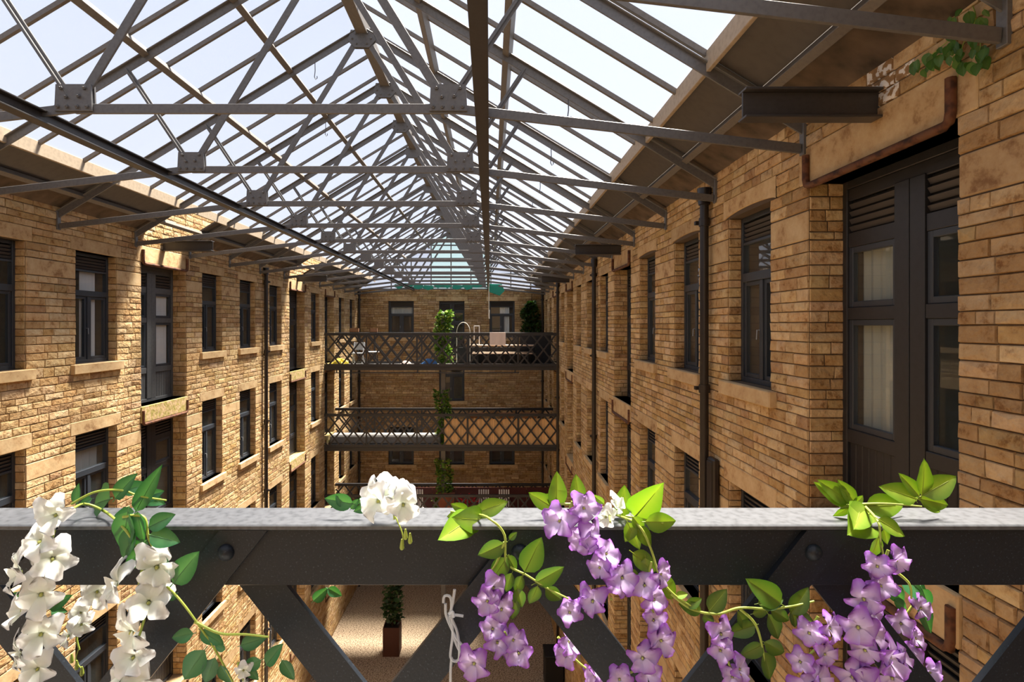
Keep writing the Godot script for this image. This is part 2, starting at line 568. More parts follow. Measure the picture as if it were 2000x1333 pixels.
func side_wall(called: String, label: String, T: Transform3D, wins: Array, doors: Array, pal: Array, key: String, start: float, lit: bool) -> void:
	var root := thing(called, label, "wall", "", Vector3.ZERO, "structure")
	var r := RandomNumberGenerator.new()
	r.seed = 11 if lit else 12
	var holes := []
	var blocked := []
	var keys := []
	var reveals := []
	var flip := -1.0 if T.basis.x.z > 0 else 1.0
	var dc := Color(0.59, 0.432, 0.242)
	for row in STOREYS.size():
		var s: Array = STOREYS[row]
		keys.append_array([s[0], s[0] + 0.19, s[0] - 0.20, s[0] - 0.43, s[1], s[1] - 0.14, s[2] + 0.28, s[3], s[3] - 0.29])
		var edges := []
		for w in wins:
			holes.append(Rect2(w[0], s[1], w[1] - w[0], s[0] - s[1]))
			blocked.append(holes[-1])
			edges.append([w[0], w[1], 0.13, s[1], s[0]])
			var col := dc * r.randf_range(0.85, 1.1)
			blocked.append(Rect2(w[0] - 0.1, s[0], w[1] - w[0] + 0.2, 0.19))
			var worn: bool = (not lit) and row == 0 and w[0] < 9.0
			dressed(root, "window_lintel", T, w[0] - 0.1, w[1] + 0.1, s[0], s[0] + 0.19, 0.014, 0.14, col, worn)
			blocked.append(Rect2(w[0] - 0.1, s[1] - 0.14, w[1] - w[0] + 0.2, 0.14))
			dressed(root, "window_sill", T, w[0] - 0.1, w[1] + 0.1, s[1] - 0.14, s[1], 0.07, 0.16, dc * r.randf_range(0.92, 1.12))
		for d in doors:
			holes.append(Rect2(d[0], s[3], d[1] - d[0], s[2] - s[3]))
			blocked.append(holes[-1])
			edges.append([d[0], d[1], 0.26, s[3], s[2]])
			if row == 0:
				blocked.append(Rect2(d[0] - 0.12, s[2], d[1] - d[0] + 0.24, 0.28))
				dressed(root, "door_lintel", T, d[0] - 0.12, d[1] + 0.12, s[2], s[2] + 0.28, 0.016, 0.27, dc * r.randf_range(0.95, 1.1))
			var top: float = s[3]
			var bot: float = STOREYS[row + 1][2] if row < 3 else s[3] - 0.28
			blocked.append(Rect2(d[0] - 0.02, bot, d[1] - d[0] + 0.04, top - bot))
			dressed(root, "threshold_slab", T, d[0] - 0.02, d[1] + 0.02, bot, top, 0.03, 0.28, dc * r.randf_range(0.95, 1.05), false, M.mossy if lit and row < 2 else M.stone)
			for hb in ([s[2], bot] if row == 0 else [bot]):       # rusty rod with turned-up ends under the stone
				var mb := MB.new()
				var a: float = d[0] + 0.015
				var b: float = d[1] - 0.015
				var pts := []
				for q in [[a, hb + 0.21, 0.035], [a, hb + 0.03, 0.035], [a + 0.012, hb - 0.015, 0.035], [a + 0.05, hb - 0.028, 0.03], [b - 0.05, hb - 0.028, 0.03], [b - 0.012, hb - 0.015, 0.035], [b, hb + 0.03, 0.035], [b, hb + 0.21, 0.035]]:
					pts.append(T * Vector3(q[0], q[1], q[2]))
				mb.tube(pts, 0.027, 0.027, 8)
				part("lintel_rod", mb.mesh(), M.rust, root)
		edges.sort_custom(func(p, q): return p[0] < q[0])
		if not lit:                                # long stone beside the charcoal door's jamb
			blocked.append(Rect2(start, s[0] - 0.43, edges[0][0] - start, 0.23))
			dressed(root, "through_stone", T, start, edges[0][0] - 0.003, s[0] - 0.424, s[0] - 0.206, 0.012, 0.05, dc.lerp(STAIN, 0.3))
		for i in edges.size():
			var e: Array = edges[i]
			# the reveal on the far side of the opening faces the camera
			var RT := Transform3D(Basis(-T.basis.z, T.basis.y, -T.basis.x), T * Vector3(e[1], 0, 0))
			if flip < 0: RT.basis = Basis(-T.basis.z, T.basis.y, T.basis.x * -1.0)
			reveals.append([RT, e[2], e[3], e[4]])
			# one long through-stone across each pier
			if i < edges.size() - 1 and edges[i + 1][0] - e[1] > 0.3 and edges[i + 1][0] - e[1] < 1.3:
				blocked.append(Rect2(e[1], s[0] - 0.43, edges[i + 1][0] - e[1], 0.23))
				dressed(root, "through_stone", T, e[1] + 0.003, edges[i + 1][0] - 0.003, s[0] - 0.424, s[0] - 0.206, 0.012, 0.05, dc * r.randf_range(0.85, 1.08))
	var body := MB.new()
	body.flip = T.basis.determinant() < 0.0
	var top_of := 2.4 if lit else 1.98            # the sunlit wall shows above the soffit through the hatches
	slab(body, T, start, ZB + 0.6, -EYE, top_of, holes, 0.45)
	part("mortar", body.mesh(), M.mortar, root)
	var plain := MB.new()
	plain.flip = body.flip
	plain.cbox(T * Vector3((ZN + start) * 0.5, (1.98 - EYE) * 0.5, -0.2), Vector3((start - ZN) * 0.5, (1.98 + EYE) * 0.5, 0.2), 0.0, T.basis)
	part("wall_beyond", plain.mesh(), M.wall_plain, root)
	var rows := courses(-EYE, top_of, keys, 0.102 if lit else 0.088, r)
	var split := start if lit else 2.924
	var stones := lay(rows, split, ZB, blocked, Vector2(0.16, 0.40) if lit else Vector2(0.14, 0.34), r)
	if not lit: stones.append_array(lay(courses(-EYE, 1.98, [1.08, 1.36, 0.88, 0.65, -1.40, -1.68], 0.083, r), start, split, blocked, Vector2(0.10, 0.27), r))
	var extra := []
	for q in reveals:
		var rr := []
		for row in rows:
			if row[0] > q[2] - 0.02 and row[1] < q[3] + 0.02: rr.append(row)
		extra.append([q[0], lay(rr, 0.0, q[1], [], Vector2(0.1, 0.26), r)])
	lay_stones(root, T, stones, pal, key, 300, r, extra)

func end_wall() -> void:
	var T := Transform3D(Basis(), W(0, 0, ZB))
	var root := thing("wall_back", "brown stone end wall with few windows behind the far footbridge", "wall", "", Vector3.ZERO, "structure")
	var r := RandomNumberGenerator.new()
	r.seed = 31
	var px := func(x: float) -> float: return (x - VX) / F * ZB
	var holes := []
	var blocked := []
	var keys := []
	for c in [783.5, 882.5, 980.5]:
		for s in [[1.08, -0.57], [-1.59, -3.45], [-4.62, -6.33], [-7.6, -9.3]]:
			var door: bool = c == 882.5
			if not door and s[0] == -1.59: continue
			var lo: float = -1.4 if door and s[0] > 1 else s[1]
			var u: float = px.call(c) - 0.57
			holes.append(Rect2(u, lo, 1.14, s[0] - lo))
			blocked.append(holes[-1])
			keys.append_array([s[0], s[0] + 0.2, lo, lo - 0.16])
			for q in [[s[0], s[0] + 0.2, 0.014, "window_lintel"], [lo - 0.16, lo, 0.06, "window_sill"]]:
				blocked.append(Rect2(u - 0.14, q[0], 1.42, 0.2 if q[3] == "window_lintel" else 0.16))
				dressed(root, q[3], T, u - 0.14, u + 1.28, q[0], q[1], q[2], 0.15, Color(0.59, 0.432, 0.242) * r.randf_range(0.9, 1.05))
			if door and s[0] > 1:
				place(door_shape(0), "door", T * Vector3(u, lo, -0.12), 0.0, 1.14 / 1.40, (s[0] - lo) / 2.48, "grey glazed door in the end wall beside the ivy column", "")
			else:
				place(window_shape((2 if c < 800 else 1) if s[0] > 1 else 0), "window", T * Vector3(u, lo, -0.12), 0.0, 1.14 / 0.88, (s[0] - lo) / 1.65, "dark end wall window, %s storey, %s" % [{1.08: "top", -1.59: "second", -4.62: "third", -7.6: "ground"}[s[0]], "above the ivy column line" if door else ("towards the sunlit wall" if c < 800 else "towards the shaded wall")], "windows of the end wall")
	var body := MB.new()
	slab(body, T, XL - 0.4, XR + 0.4, -EYE, 1.62, holes, 0.45)
	part("mortar", body.mesh(), M.mortar, root)
	var rows := courses(-EYE, 1.62, keys, 0.106, r)
	var stones := lay(rows, XL, XR, blocked, Vector2(0.18, 0.4), r)
	lay_stones(root, T, stones, STONE, "shady", 300, r)


# ---------------------------------------------------------------- windows and doors
var protos := {}

func shown(root: Node3D, called: String, lo: Vector3, hi: Vector3, m: Material, ch := 0.004) -> MeshInstance3D:
	var mb := MB.new()
	mb.span(lo, hi, ch)
	return part(called, mb.mesh(), m, root)

# rectangular frame with a hole
func ring(root: Node3D, called: String, x0: float, x1: float, y0: float, y1: float, w: float, z0: float, z1: float, m: Material) -> MeshInstance3D:
	var mb := MB.new()
	mb.span(Vector3(x0, y0, z0), Vector3(x0 + w, y1, z1), 0.004)
	mb.span(Vector3(x1 - w, y0, z0), Vector3(x1, y1, z1), 0.004)
	mb.span(Vector3(x0 + w, y0, z0), Vector3(x1 - w, y0 + w, z1), 0.004)
	mb.span(Vector3(x0 + w, y1 - w, z0), Vector3(x1 - w, y1, z1), 0.004)
	return part(called, mb.mesh(), m, root)

func pane(root: Node3D, x0: float, x1: float, y0: float, y1: float, z: float) -> void:
	var mb := MB.new()
	mb.quad(Vector3(x0, y0, z), Vector3(x1, y0, z), Vector3(x1, y1, z), Vector3(x0, y1, z))
	part("pane", mb.mesh(), M.glass, root)

func hollow(root: Node3D, w: float, h: float, d: float) -> void:
	var mb := MB.new()
	var z := -0.06
	var t := 0.03
	mb.span(Vector3(-t, -t, -d - t), Vector3(w + t, h + t, -d))
	mb.span(Vector3(-t, -t, -d), Vector3(0, h + t, z)); mb.span(Vector3(w, -t, -d), Vector3(w + t, h + t, z))
	mb.span(Vector3(0, -t, -d), Vector3(w, 0, z)); mb.span(Vector3(0, h, -d), Vector3(w, h + t, z))
	part("room_lining", mb.mesh(), M.room_reflection, root)

func drape(root: Node3D, x0: float, x1: float, y0: float, y1: float, z: float, m: Material, called := "curtain") -> void:
	var mb := MB.new()
	var n := 14
	for i in n:
		var a := lerpf(x0, x1, float(i) / n)
		var b := lerpf(x0, x1, float(i + 1) / n)
		var za := z + 0.018 * sin(i * 2.1)
		var zb := z + 0.018 * sin((i + 1) * 2.1)
		mb.quad(Vector3(a, y0, za), Vector3(b, y0, zb), Vector3(b, y1, zb), Vector3(a, y1, za))
	part(called, mb.mesh(), m, root)

# 0.88 x 1.65, origin at the lower corner of the opening, z outwards; dressing 0 none, 1 curtain, 2 drawn blind
func window_shape(dressing: int) -> Node3D:
	var key := "w%d" % dressing
	if protos.has(key): return protos[key]
	var o := Node3D.new()
	var w := 0.88
	var h := 1.65
	ring(o, "frame", 0, w, 0, h, 0.05, -0.06, 0.01, M.frame)
	shown(o, "transom", Vector3(0.05, 1.0, -0.05), Vector3(w - 0.05, 1.085, 0.02), M.frame)
	shown(o, "vent_backing", Vector3(0.05, 1.40, -0.05), Vector3(w - 0.05, 1.60, -0.03), M.gap)
	for i in 4:
		var mb := MB.new()
		mb.cbox(Vector3(w * 0.5, 1.425 + i * 0.046, -0.012), Vector3(w * 0.5 - 0.055, 0.017, 0.004), 0.0, Basis(Vector3.RIGHT, 0.5))
		part("vent_slat", mb.mesh(), M.slat, o)
	shown(o, "top_rail", Vector3(0.05, 1.37, -0.05), Vector3(w - 0.05, 1.40, 0.005), M.frame)
	pane(o, 0.05, w - 0.05, 1.085, 1.37, -0.02)
	shown(o, "mullion", Vector3(w * 0.5 - 0.028, 0.05, -0.05), Vector3(w * 0.5 + 0.028, 1.0, 0.012), M.frame)
	for s in [[0.05, w * 0.5 - 0.028], [w * 0.5 + 0.028, w - 0.05]]:
		var c := ring(o, "casement", s[0], s[1], 0.05, 1.0, 0.042, -0.045, -0.004, M.frame)
		pane(c, s[0] + 0.042, s[1] - 0.042, 0.092, 0.958, -0.03)
	var hb := MB.new()
	hb.tube([Vector3(0.40, 0.52, 0.0), Vector3(0.40, 0.52, 0.03), Vector3(0.40, 0.43, 0.035)], 0.007, 0.006, 6)
	part("handle", hb.mesh(), M.grey, o)
	hollow(o, w, h, 0.9)
	if dressing == 1: drape(o, w * 0.42, w * 0.80, 0.06, 1.38, -0.085, M.curtain)
	if dressing == 2: drape(o, 0.06, w - 0.06, 1.0, 1.38, -0.12, M.blind, "blind")
	protos[key] = o
	return o

# 1.40 x 2.48 double door with louvres, two lights and a boarded panel in each leaf
func door_shape(style: int) -> Node3D:
	var key := "d%d" % style
	if protos.has(key): return protos[key]
	var o := Node3D.new()
	var dm: Material = M.door_lit if style == 1 else M.door
	var w := 1.40
	var h := 2.48
	ring(o, "frame", 0, w, 0, h, 0.06, -0.07, 0.01, dm)
	shown(o, "head_board", Vector3(0.06, 2.33, -0.055), Vector3(w - 0.06, 2.42, -0.002), dm)
	shown(o, "post", Vector3(0.57, 0.06, -0.06), Vector3(0.70, 2.34, 0.016), dm)
	shown(o, "post", Vector3(0.704, 0.06, -0.06), Vector3(0.83, 2.34, 0.012), dm)
	for s in [[0.06, 0.57], [0.83, 1.34]]:
		var a: float = s[0]
		var b: float = s[1]
		var leaf := shown(o, "leaf", Vector3(a, 1.98, -0.05), Vector3(b, 2.09, 0.0), dm)
		shown(leaf, "vent_backing", Vector3(a, 2.09, -0.05), Vector3(b, 2.33, -0.035), M.gap)
		for i in 4:
			var mb := MB.new()
			mb.cbox(Vector3((a + b) * 0.5, 2.12 + i * 0.056, -0.016), Vector3((b - a) * 0.5 - 0.006, 0.02, 0.005), 0.0, Basis(Vector3.RIGHT, 0.5))
			part("vent_slat", mb.mesh(), M.slat, leaf)
		shown(leaf, "transom", Vector3(a, 1.44, -0.05), Vector3(b, 1.53, 0.006), dm)
		ring(leaf, "sash", a, b, 1.53, 1.98, 0.045, -0.045, -0.006, M.frame)
		pane(leaf, a + 0.045, b - 0.045, 1.575, 1.935, -0.03)
		ring(leaf, "sash", a, b, 0.62, 1.44, 0.045, -0.045, -0.006, M.frame)
		pane(leaf, a + 0.045, b - 0.045, 0.665, 1.395, -0.03)
		shown(leaf, "lock_rail", Vector3(a, 0.52, -0.05), Vector3(b, 0.62, 0.006), dm)
		shown(leaf, "panel_backing", Vector3(a, 0.06, -0.05), Vector3(b, 0.52, -0.03), M.gap)
		for i in 7:
			var bw := (b - a) / 7.0
			shown(leaf, "board", Vector3(a + bw * i + 0.002, 0.06, -0.035), Vector3(a + bw * (i + 1) - 0.002, 0.52, -0.012), dm, 0.005)
		if style == 1: drape(leaf, a + 0.02, b - 0.02, 0.63, 1.97, -0.075, M.curtain)
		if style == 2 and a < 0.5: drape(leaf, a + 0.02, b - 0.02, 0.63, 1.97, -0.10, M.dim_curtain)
	hollow(o, w, h, 1.0)
	protos[key] = o
	return o

func place(proto: Node3D, called: String, at: Vector3, turn: float, sx: float, sy: float, label: String, group: String) -> void:
	var o: Node3D = proto.duplicate()
	if called == "window":
		n_window += 1
		o.name = "window_%d" % n_window
	else:
		n_door += 1
		o.name = "door_%d" % n_door
	add_child(o, true)
	o.transform = Transform3D(Basis(Vector3.UP, turn) * Basis.from_scale(Vector3(sx, sy, 1)), at)
	tag(o, label, called, group, "structure")

func fit_openings(T: Transform3D, wins: Array, doors: Array, lit: bool) -> void:
	var turn := PI / 2 if lit else -PI / 2
	var side := "sunlit" if lit else "shaded"
	var names := ["top storey", "second storey down", "third storey down", "ground storey"]
	for row in STOREYS.size():
		var s: Array = STOREYS[row]
		for i in wins.size():
			var w: Array = wins[i]
			var at := T * Vector3(w[0] if lit else w[1], s[1], -0.13)
			var dress := 0
			if lit and row == 0 and absf(w[0] - 8.09) < 0.1: dress = 1
			if lit and row == 1 and absf(w[0] - 8.09) < 0.1: dress = 2
			var label := "dark window, %s from the end wall, %s of the %s side wall" % [NTH[wins.size() - 1 - i], names[row], side]
			var grp := "windows in the %s of the %s wall" % [names[row], side]
			if dress == 1:
				label = "dark framed window with a pale curtain beside the curtained door"
				grp = ""
			elif dress == 2:
				label = "dark framed window with a grey blind drawn in its top light"
				grp = ""
			place(window_shape(dress), "window", at, turn, (w[1] - w[0]) / 0.88, (s[0] - s[1]) / 1.65, label, grp)
		for i in doors.size():
			var d: Array = doors[i]
			var at := T * Vector3(d[0] if lit else d[1], s[3], -0.26)
			var curt: bool = row == 0 and ((lit and i == 0) or (not lit and i == 0))
			var label := "boarded door, %s from the end wall, %s of the %s side wall" % [NTH[doors.size() - 1 - i], names[row], side]
			var grp := "doors in the %s of the %s wall" % [names[row], side]
			if curt:
				label = "door lightened in colour as if lit, with white curtains under a sunlit hoist beam" if lit else "large charcoal glazed door with boarded panels below a rusty rod"
				grp = ""
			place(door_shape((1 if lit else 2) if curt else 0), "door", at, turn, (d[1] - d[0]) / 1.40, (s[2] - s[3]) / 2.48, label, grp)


# ---------------------------------------------------------------- roof
func roof_y(t: float) -> float:
	return t * SL

func roof_pt(side: int, t: float, y0: float, z: float) -> Vector3:
	return W(XL + t if side < 0 else XR - t, y0 + t * SL, z)

const HATCHES := [[9.72, 10.95], [16.75, 17.95]]

func build_roof() -> void:
	var tm := XR - XM          # horizontal run of one slope
	var root := thing("ceiling", "long pitched roof of milky glazing sheets on grey steel bars", "glass roof", "", Vector3.ZERO, "structure")
	var tn := atan(SL)
	for side in [-1, 1]:
		var z := ZN
		while z < ZB - 0.05:
			var z1 := minf(z + 0.71, ZB)
			var mb := MB.new()
			var a := roof_pt(side, 0.74, 1.66, z)
			var b := roof_pt(side, 0.74, 1.66, z1)
			var d := roof_pt(side, tm, 1.66, z1)
			var e := roof_pt(side, tm, 1.66, z)
			if side > 0: mb.quad(a, e, d, b)
			else: mb.quad(a, b, d, e)
			part("roof_sheet", mb.mesh(), M.sheet, root)
			var gb := MB.new()
			gb.bar(roof_pt(side, 0.70, 1.632, z), roof_pt(side, tm, 1.632, z), Vector3(0, 0, 1), 0.035, 0.045)
			part("glazing_bar", gb.mesh(), M.purlin, root)
			z = z1
		for t in [2.25, 3.2]:
			var mb := MB.new()
			mb.bar(roof_pt(side, t, 1.565, ZN), roof_pt(side, t, 1.565, ZB), Vector3(1, -side * SL, 0), 0.075, 0.10, 0.004)
			part("purlin", mb.mesh(), M.purlin, root)
		var ev := MB.new()
		ev.cbox((roof_pt(side, 0.755, 1.575, ZN) + roof_pt(side, 0.755, 1.575, ZB)) * 0.5, Vector3(0.018, 0.08, (ZB - ZN) * 0.5), 0.004)
		part("eaves_board", ev.mesh(), M.eave, root)
		for q in [[0.34, 1.565, 0.07, 0.07]]:
			var mb := MB.new()
			mb.bar(roof_pt(side, q[0], q[1], ZN), roof_pt(side, q[0], q[1], ZB), Vector3(1, -side * SL, 0), q[2], q[3], 0.004)
			part("wall_plate_beam", mb.mesh(), M.purlin, root)
		# closed strip between the glazing and the wall, panel by panel, open over the hoist doors of the sunlit wall
		var zs := [ZN]
		var k := 0.95
		while k < ZB - 0.3:
			zs.append(k); k += 1.7
		zs.append(ZB)
		if side < 0:
			for h in HATCHES: zs.append_array(h)
			zs.sort()
		for i in zs.size() - 1:
			var hatch := false
			if side < 0:
				for h in HATCHES:
					var mid: float = (zs[i] + zs[i + 1]) * 0.5
					if mid > h[0] and mid < h[1]: hatch = true
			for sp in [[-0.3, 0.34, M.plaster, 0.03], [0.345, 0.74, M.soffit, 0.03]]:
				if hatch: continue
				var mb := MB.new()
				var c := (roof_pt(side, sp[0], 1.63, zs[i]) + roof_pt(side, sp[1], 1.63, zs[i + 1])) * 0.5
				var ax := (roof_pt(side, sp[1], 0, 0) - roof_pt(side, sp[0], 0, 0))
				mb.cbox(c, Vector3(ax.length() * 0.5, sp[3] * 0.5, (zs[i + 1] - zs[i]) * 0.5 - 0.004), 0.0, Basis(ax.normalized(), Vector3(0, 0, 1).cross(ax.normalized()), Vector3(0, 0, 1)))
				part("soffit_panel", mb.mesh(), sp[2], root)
	var rb := MB.new()
	rb.span(W(XM - 0.075, 4.0, ZB), W(XM + 0.075, 4.2, ZN), 0.006)
	part("ridge_beam", rb.mesh(), M.purlin, root)
	# glazed gable over the end wall
	var gable := thing("gable_glazing", "greenish glazed gable closing the roof above the end wall", "gable glazing", "", Vector3.ZERO, "structure")
	var gz := ZB - 0.02
	var n := 8
	for i in n:
		var xa := lerpf(XL + 0.6, XR - 0.6, float(i) / n)
		var xb := lerpf(XL + 0.6, XR - 0.6, float(i + 1) / n)
		var ya := 1.6 + (tm - absf(xa - XM)) * SL
		var yb := 1.6 + (tm - absf(xb - XM)) * SL
		var mb := MB.new()
		mb.quad(W(xa, 1.62, gz), W(xb, 1.62, gz), W(xb, yb, gz), W(xa, ya, gz))
		part("pane", mb.mesh(), M.green_sheet if i in [3, 4, 5] else M.sheet, gable)
		var b2 := MB.new()
		b2.bar(W(xb, 1.6, gz - 0.02), W(xb, maxf(yb, 1.7), gz - 0.02), Vector3(1, 0, 0), 0.05, 0.04)
		part("glazing_bar", b2.mesh(), M.steel, gable)
	for y in [1.62, 2.3, 3.0, 3.6]:
		var half: float = tm - (y - 1.6) / SL
		var b3 := MB.new()
		b3.bar(W(XM - minf(half, 3.6), y, gz - 0.03), W(XM + minf(half, 3.6), y, gz - 0.03), Vector3(0, 1, 0), 0.06, 0.04)
		part("glazing_bar", b3.mesh(), M.steel, gable)

func gusset(root: Node3D, o: Vector3, poly: Array, bolts: Array, with_bolts: bool) -> void:
	var mb := MB.new()
	mb.prism(poly, o + Vector3(0, 0, 0.02), Basis(), 0.008)
	mb.prism(poly, o - Vector3(0, 0, 0.02), Basis(), 0.008)
	var g := part("gusset_plate", mb.mesh(), M.steel, root)
	if not with_bolts: return
	for b in bolts:
		var hb := MB.new()
		var hex := []
		for k in 6: hex.append(Vector2(cos(TAU * k / 6.0), sin(TAU * k / 6.0)) * 0.0155)
		hb.prism(hex, o + Vector3(b.x, b.y, 0.037), Basis(), 0.009)
		hb.dome(o + Vector3(b.x, b.y, 0.046), Basis(), 0.009, 0.01, 6, 2)
		part("bolt", hb.mesh(), M.steel, g)

func build_trusses() -> void:
	var up := Vector3.UP
	for i in 14:
		var z := 2.65 + 1.7 * i
		if z > ZB - 0.4: break
		var t := thing("roof_truss", "grey steel roof truss, the %s counted from the end wall" % NTH[13 - i], "roof truss", "roof trusses", W(XM, 0, z))
		var L := func(x: float, y: float) -> Vector3: return Vector3(x, y, 0)
		var half := XR - XM
		var g := 1.44
		var one := func(called: String, a: Vector3, b: Vector3, side: Vector3, w: float, th: float) -> void:
			var mb := MB.new()
			mb.bar(a, b, side, w, th, 0.003)
			part(called, mb.mesh(), M.steel, t)
		for s in [-1.0, 1.0]:
			# tee-shaped rafter: flange on top, stem hanging below
			var mb := MB.new()
			var a: Vector3 = L.call(s * half, 1.50)
			var b: Vector3 = L.call(0.0, 1.50 + half * SL)
			var off := Vector3(s * sin(atan(SL)), cos(atan(SL)), 0)
			mb.bar(a + off * 0.045, b + off * 0.045, Vector3(0, 0, 1), 0.075, 0.012, 0.003)
			mb.bar(a, b, Vector3(0, 0, 1), 0.014, 0.085, 0.003)
			part("rafter", mb.mesh(), M.steel, t)
			one.call("outer_tie", L.call(s * (half - 0.04), 1.36), L.call(s * g, 1.675), up, 0.075, 0.022)
			one.call("end_post", L.call(s * (half - 0.02), 1.31), L.call(s * (half - 0.02), 1.56), Vector3(1, 0, 0), 0.03, 0.06)
			# struts: the far point on the rafter lies 2.06 m in from the wall
			var r: Vector3 = L.call(s * (half - 2.06), 1.50 + 2.06 * SL)
			var q: Vector3 = L.call(s * (g + 0.03), 1.74)
			var sb := MB.new()
			sb.bar(q, r, Vector3(0, 0, 1), 0.06, 0.01, 0.002)
			sb.bar(q + Vector3(0.0, 0, 0.0), r, Vector3(1, 0, 0), 0.055, 0.012, 0.002)
			part("strut", sb.mesh(), M.steel, t)
			one.call("inner_tie", L.call(s * (g - 0.04), 1.74), L.call(s * 0.07, 3.92), Vector3(1, 0, 0), 0.07, 0.02)
			gusset(t, L.call(s * g, 1.75), [Vector2(-0.145, -0.105), Vector2(0.145, -0.105), Vector2(0.135, 0.1), Vector2(-0.135, 0.1)], [Vector2(-0.115, -0.075), Vector2(-0.045, -0.075), Vector2(0.035, -0.075), Vector2(0.11, -0.075), Vector2(-0.05, 0.0), Vector2(0.045, 0.005), Vector2(-0.09, 0.068), Vector2(0.09, 0.068)], i < 6)
		one.call("middle_tie", L.call(-g, 1.668), L.call(g, 1.668), up, 0.075, 0.022)
		gusset(t, L.call(0.0, 3.93), [Vector2(-0.1, -0.12), Vector2(0.1, -0.12), Vector2(0.19, -0.02), Vector2(0.15, 0.12), Vector2(-0.15, 0.12), Vector2(-0.19, -0.02)], [Vector2(-0.13, 0.0), Vector2(0.13, 0.0), Vector2(-0.07, -0.07), Vector2(0.07, -0.07), Vector2(-0.08, 0.07), Vector2(0.08, 0.07)], i < 6)
	for q in [[1, 2, 1.6], [1, 3, 1.6], [1, 4, 1.6], [1, 5, 1.6], [-1, 3, 3.55], [-1, 4, 3.2]]:
		var hk := thing("wire_hook", "bent wire hook hanging from the %s truss from the end wall, %s slope" % [NTH[13 - int(q[1])], "shaded" if q[0] > 0 else "sunlit"], "hook", "wire hooks under the rafters", roof_pt(q[0], q[2], 1.46, 2.65 + 1.7 * q[1]))
		var hm := MB.new()
		hm.tube([Vector3(0, 0.03, 0), Vector3(0.004, -0.12, 0), Vector3(-0.006, -0.2, 0), Vector3(0.012, -0.235, 0), Vector3(0.032, -0.215, 0), Vector3(0.03, -0.19, 0)], 0.006, 0.006, 6)
		part("wire", hm.mesh(), M.dark_steel, hk)
	for x in [XM - 1.70, XM + 1.70]:
		var b := thing("runner_beam", "long dark steel beam running under the trusses, on the %s" % ["sunlit side" if x < XM else "shaded side"], "steel beam", "", W(x, 1.6, 0))
		var mb := MB.new()
		mb.cbox(Vector3(0, 0.045, -(ZB + ZN) * 0.5), Vector3(0.05, 0.006, (ZB - ZN) * 0.5), 0.002)
		part("top_flange", mb.mesh(), M.dark_steel, b)
		var m2 := MB.new()
		m2.cbox(Vector3(0, 0.0, -(ZB + ZN) * 0.5), Vector3(0.008, 0.042, (ZB - ZN) * 0.5), 0.0)
		part("web", m2.mesh(), M.dark_steel, b)
		var m3 := MB.new()
		m3.cbox(Vector3(0, -0.045, -(ZB + ZN) * 0.5), Vector3(0.05, 0.006, (ZB - ZN) * 0.5), 0.002)
		part("bottom_flange", m3.mesh(), M.dark_steel, b)

func hoist_beam(side: int, z: float, lo: float, reach: float, label: String) -> void:
	var x0 := XL if side < 0 else XR
	var b := thing("hoist_beam", label, "steel beam", "", W(x0, lo, z))
	var s := 1.0 if side < 0 else -1.0
	for q in [["bottom_flange", 0.0, 0.016, 0.055], ["top_flange", 0.172, 0.188, 0.055], ["web", 0.016, 0.172, 0.007]]:
		var mb := MB.new()
		mb.span(Vector3(-0.1 * s, q[1], -q[3]), Vector3(reach * s, q[2], q[3]), 0.003)
		part(q[0], mb.mesh(), M.dark_steel, b)

func drainpipe(side: int, z: float, label: String) -> void:
	var x := XL + 0.085 if side < 0 else XR - 0.085
	var t := thing("drainpipe", label, "pipe", "", W(x, -EYE, z))
	var mb := MB.new()
	mb.tube([Vector3(0, 0.0, 0), Vector3(0, EYE + 1.5, 0)], 0.046, 0.046, 14)
	part("pipe", mb.mesh(), M.pipe, t)
	var y := 1.9
	while y < EYE + 1.4:
		var cb := MB.new()
		cb.tube([Vector3(0, y - 0.045, 0), Vector3(0, y + 0.045, 0)], 0.058, 0.058, 14)
		cb.span(Vector3(-0.08, y - 0.02, -0.09), Vector3(0.08, y + 0.02, -0.04))
		part("collar", cb.mesh(), M.pipe, t)
		y += 1.83
	var hb := MB.new()
	hb.tube([Vector3(0, EYE + 1.32, 0), Vector3(0, EYE + 1.5, 0)], 0.062, 0.075, 14)
	part("hopper", hb.mesh(), M.pipe, t)


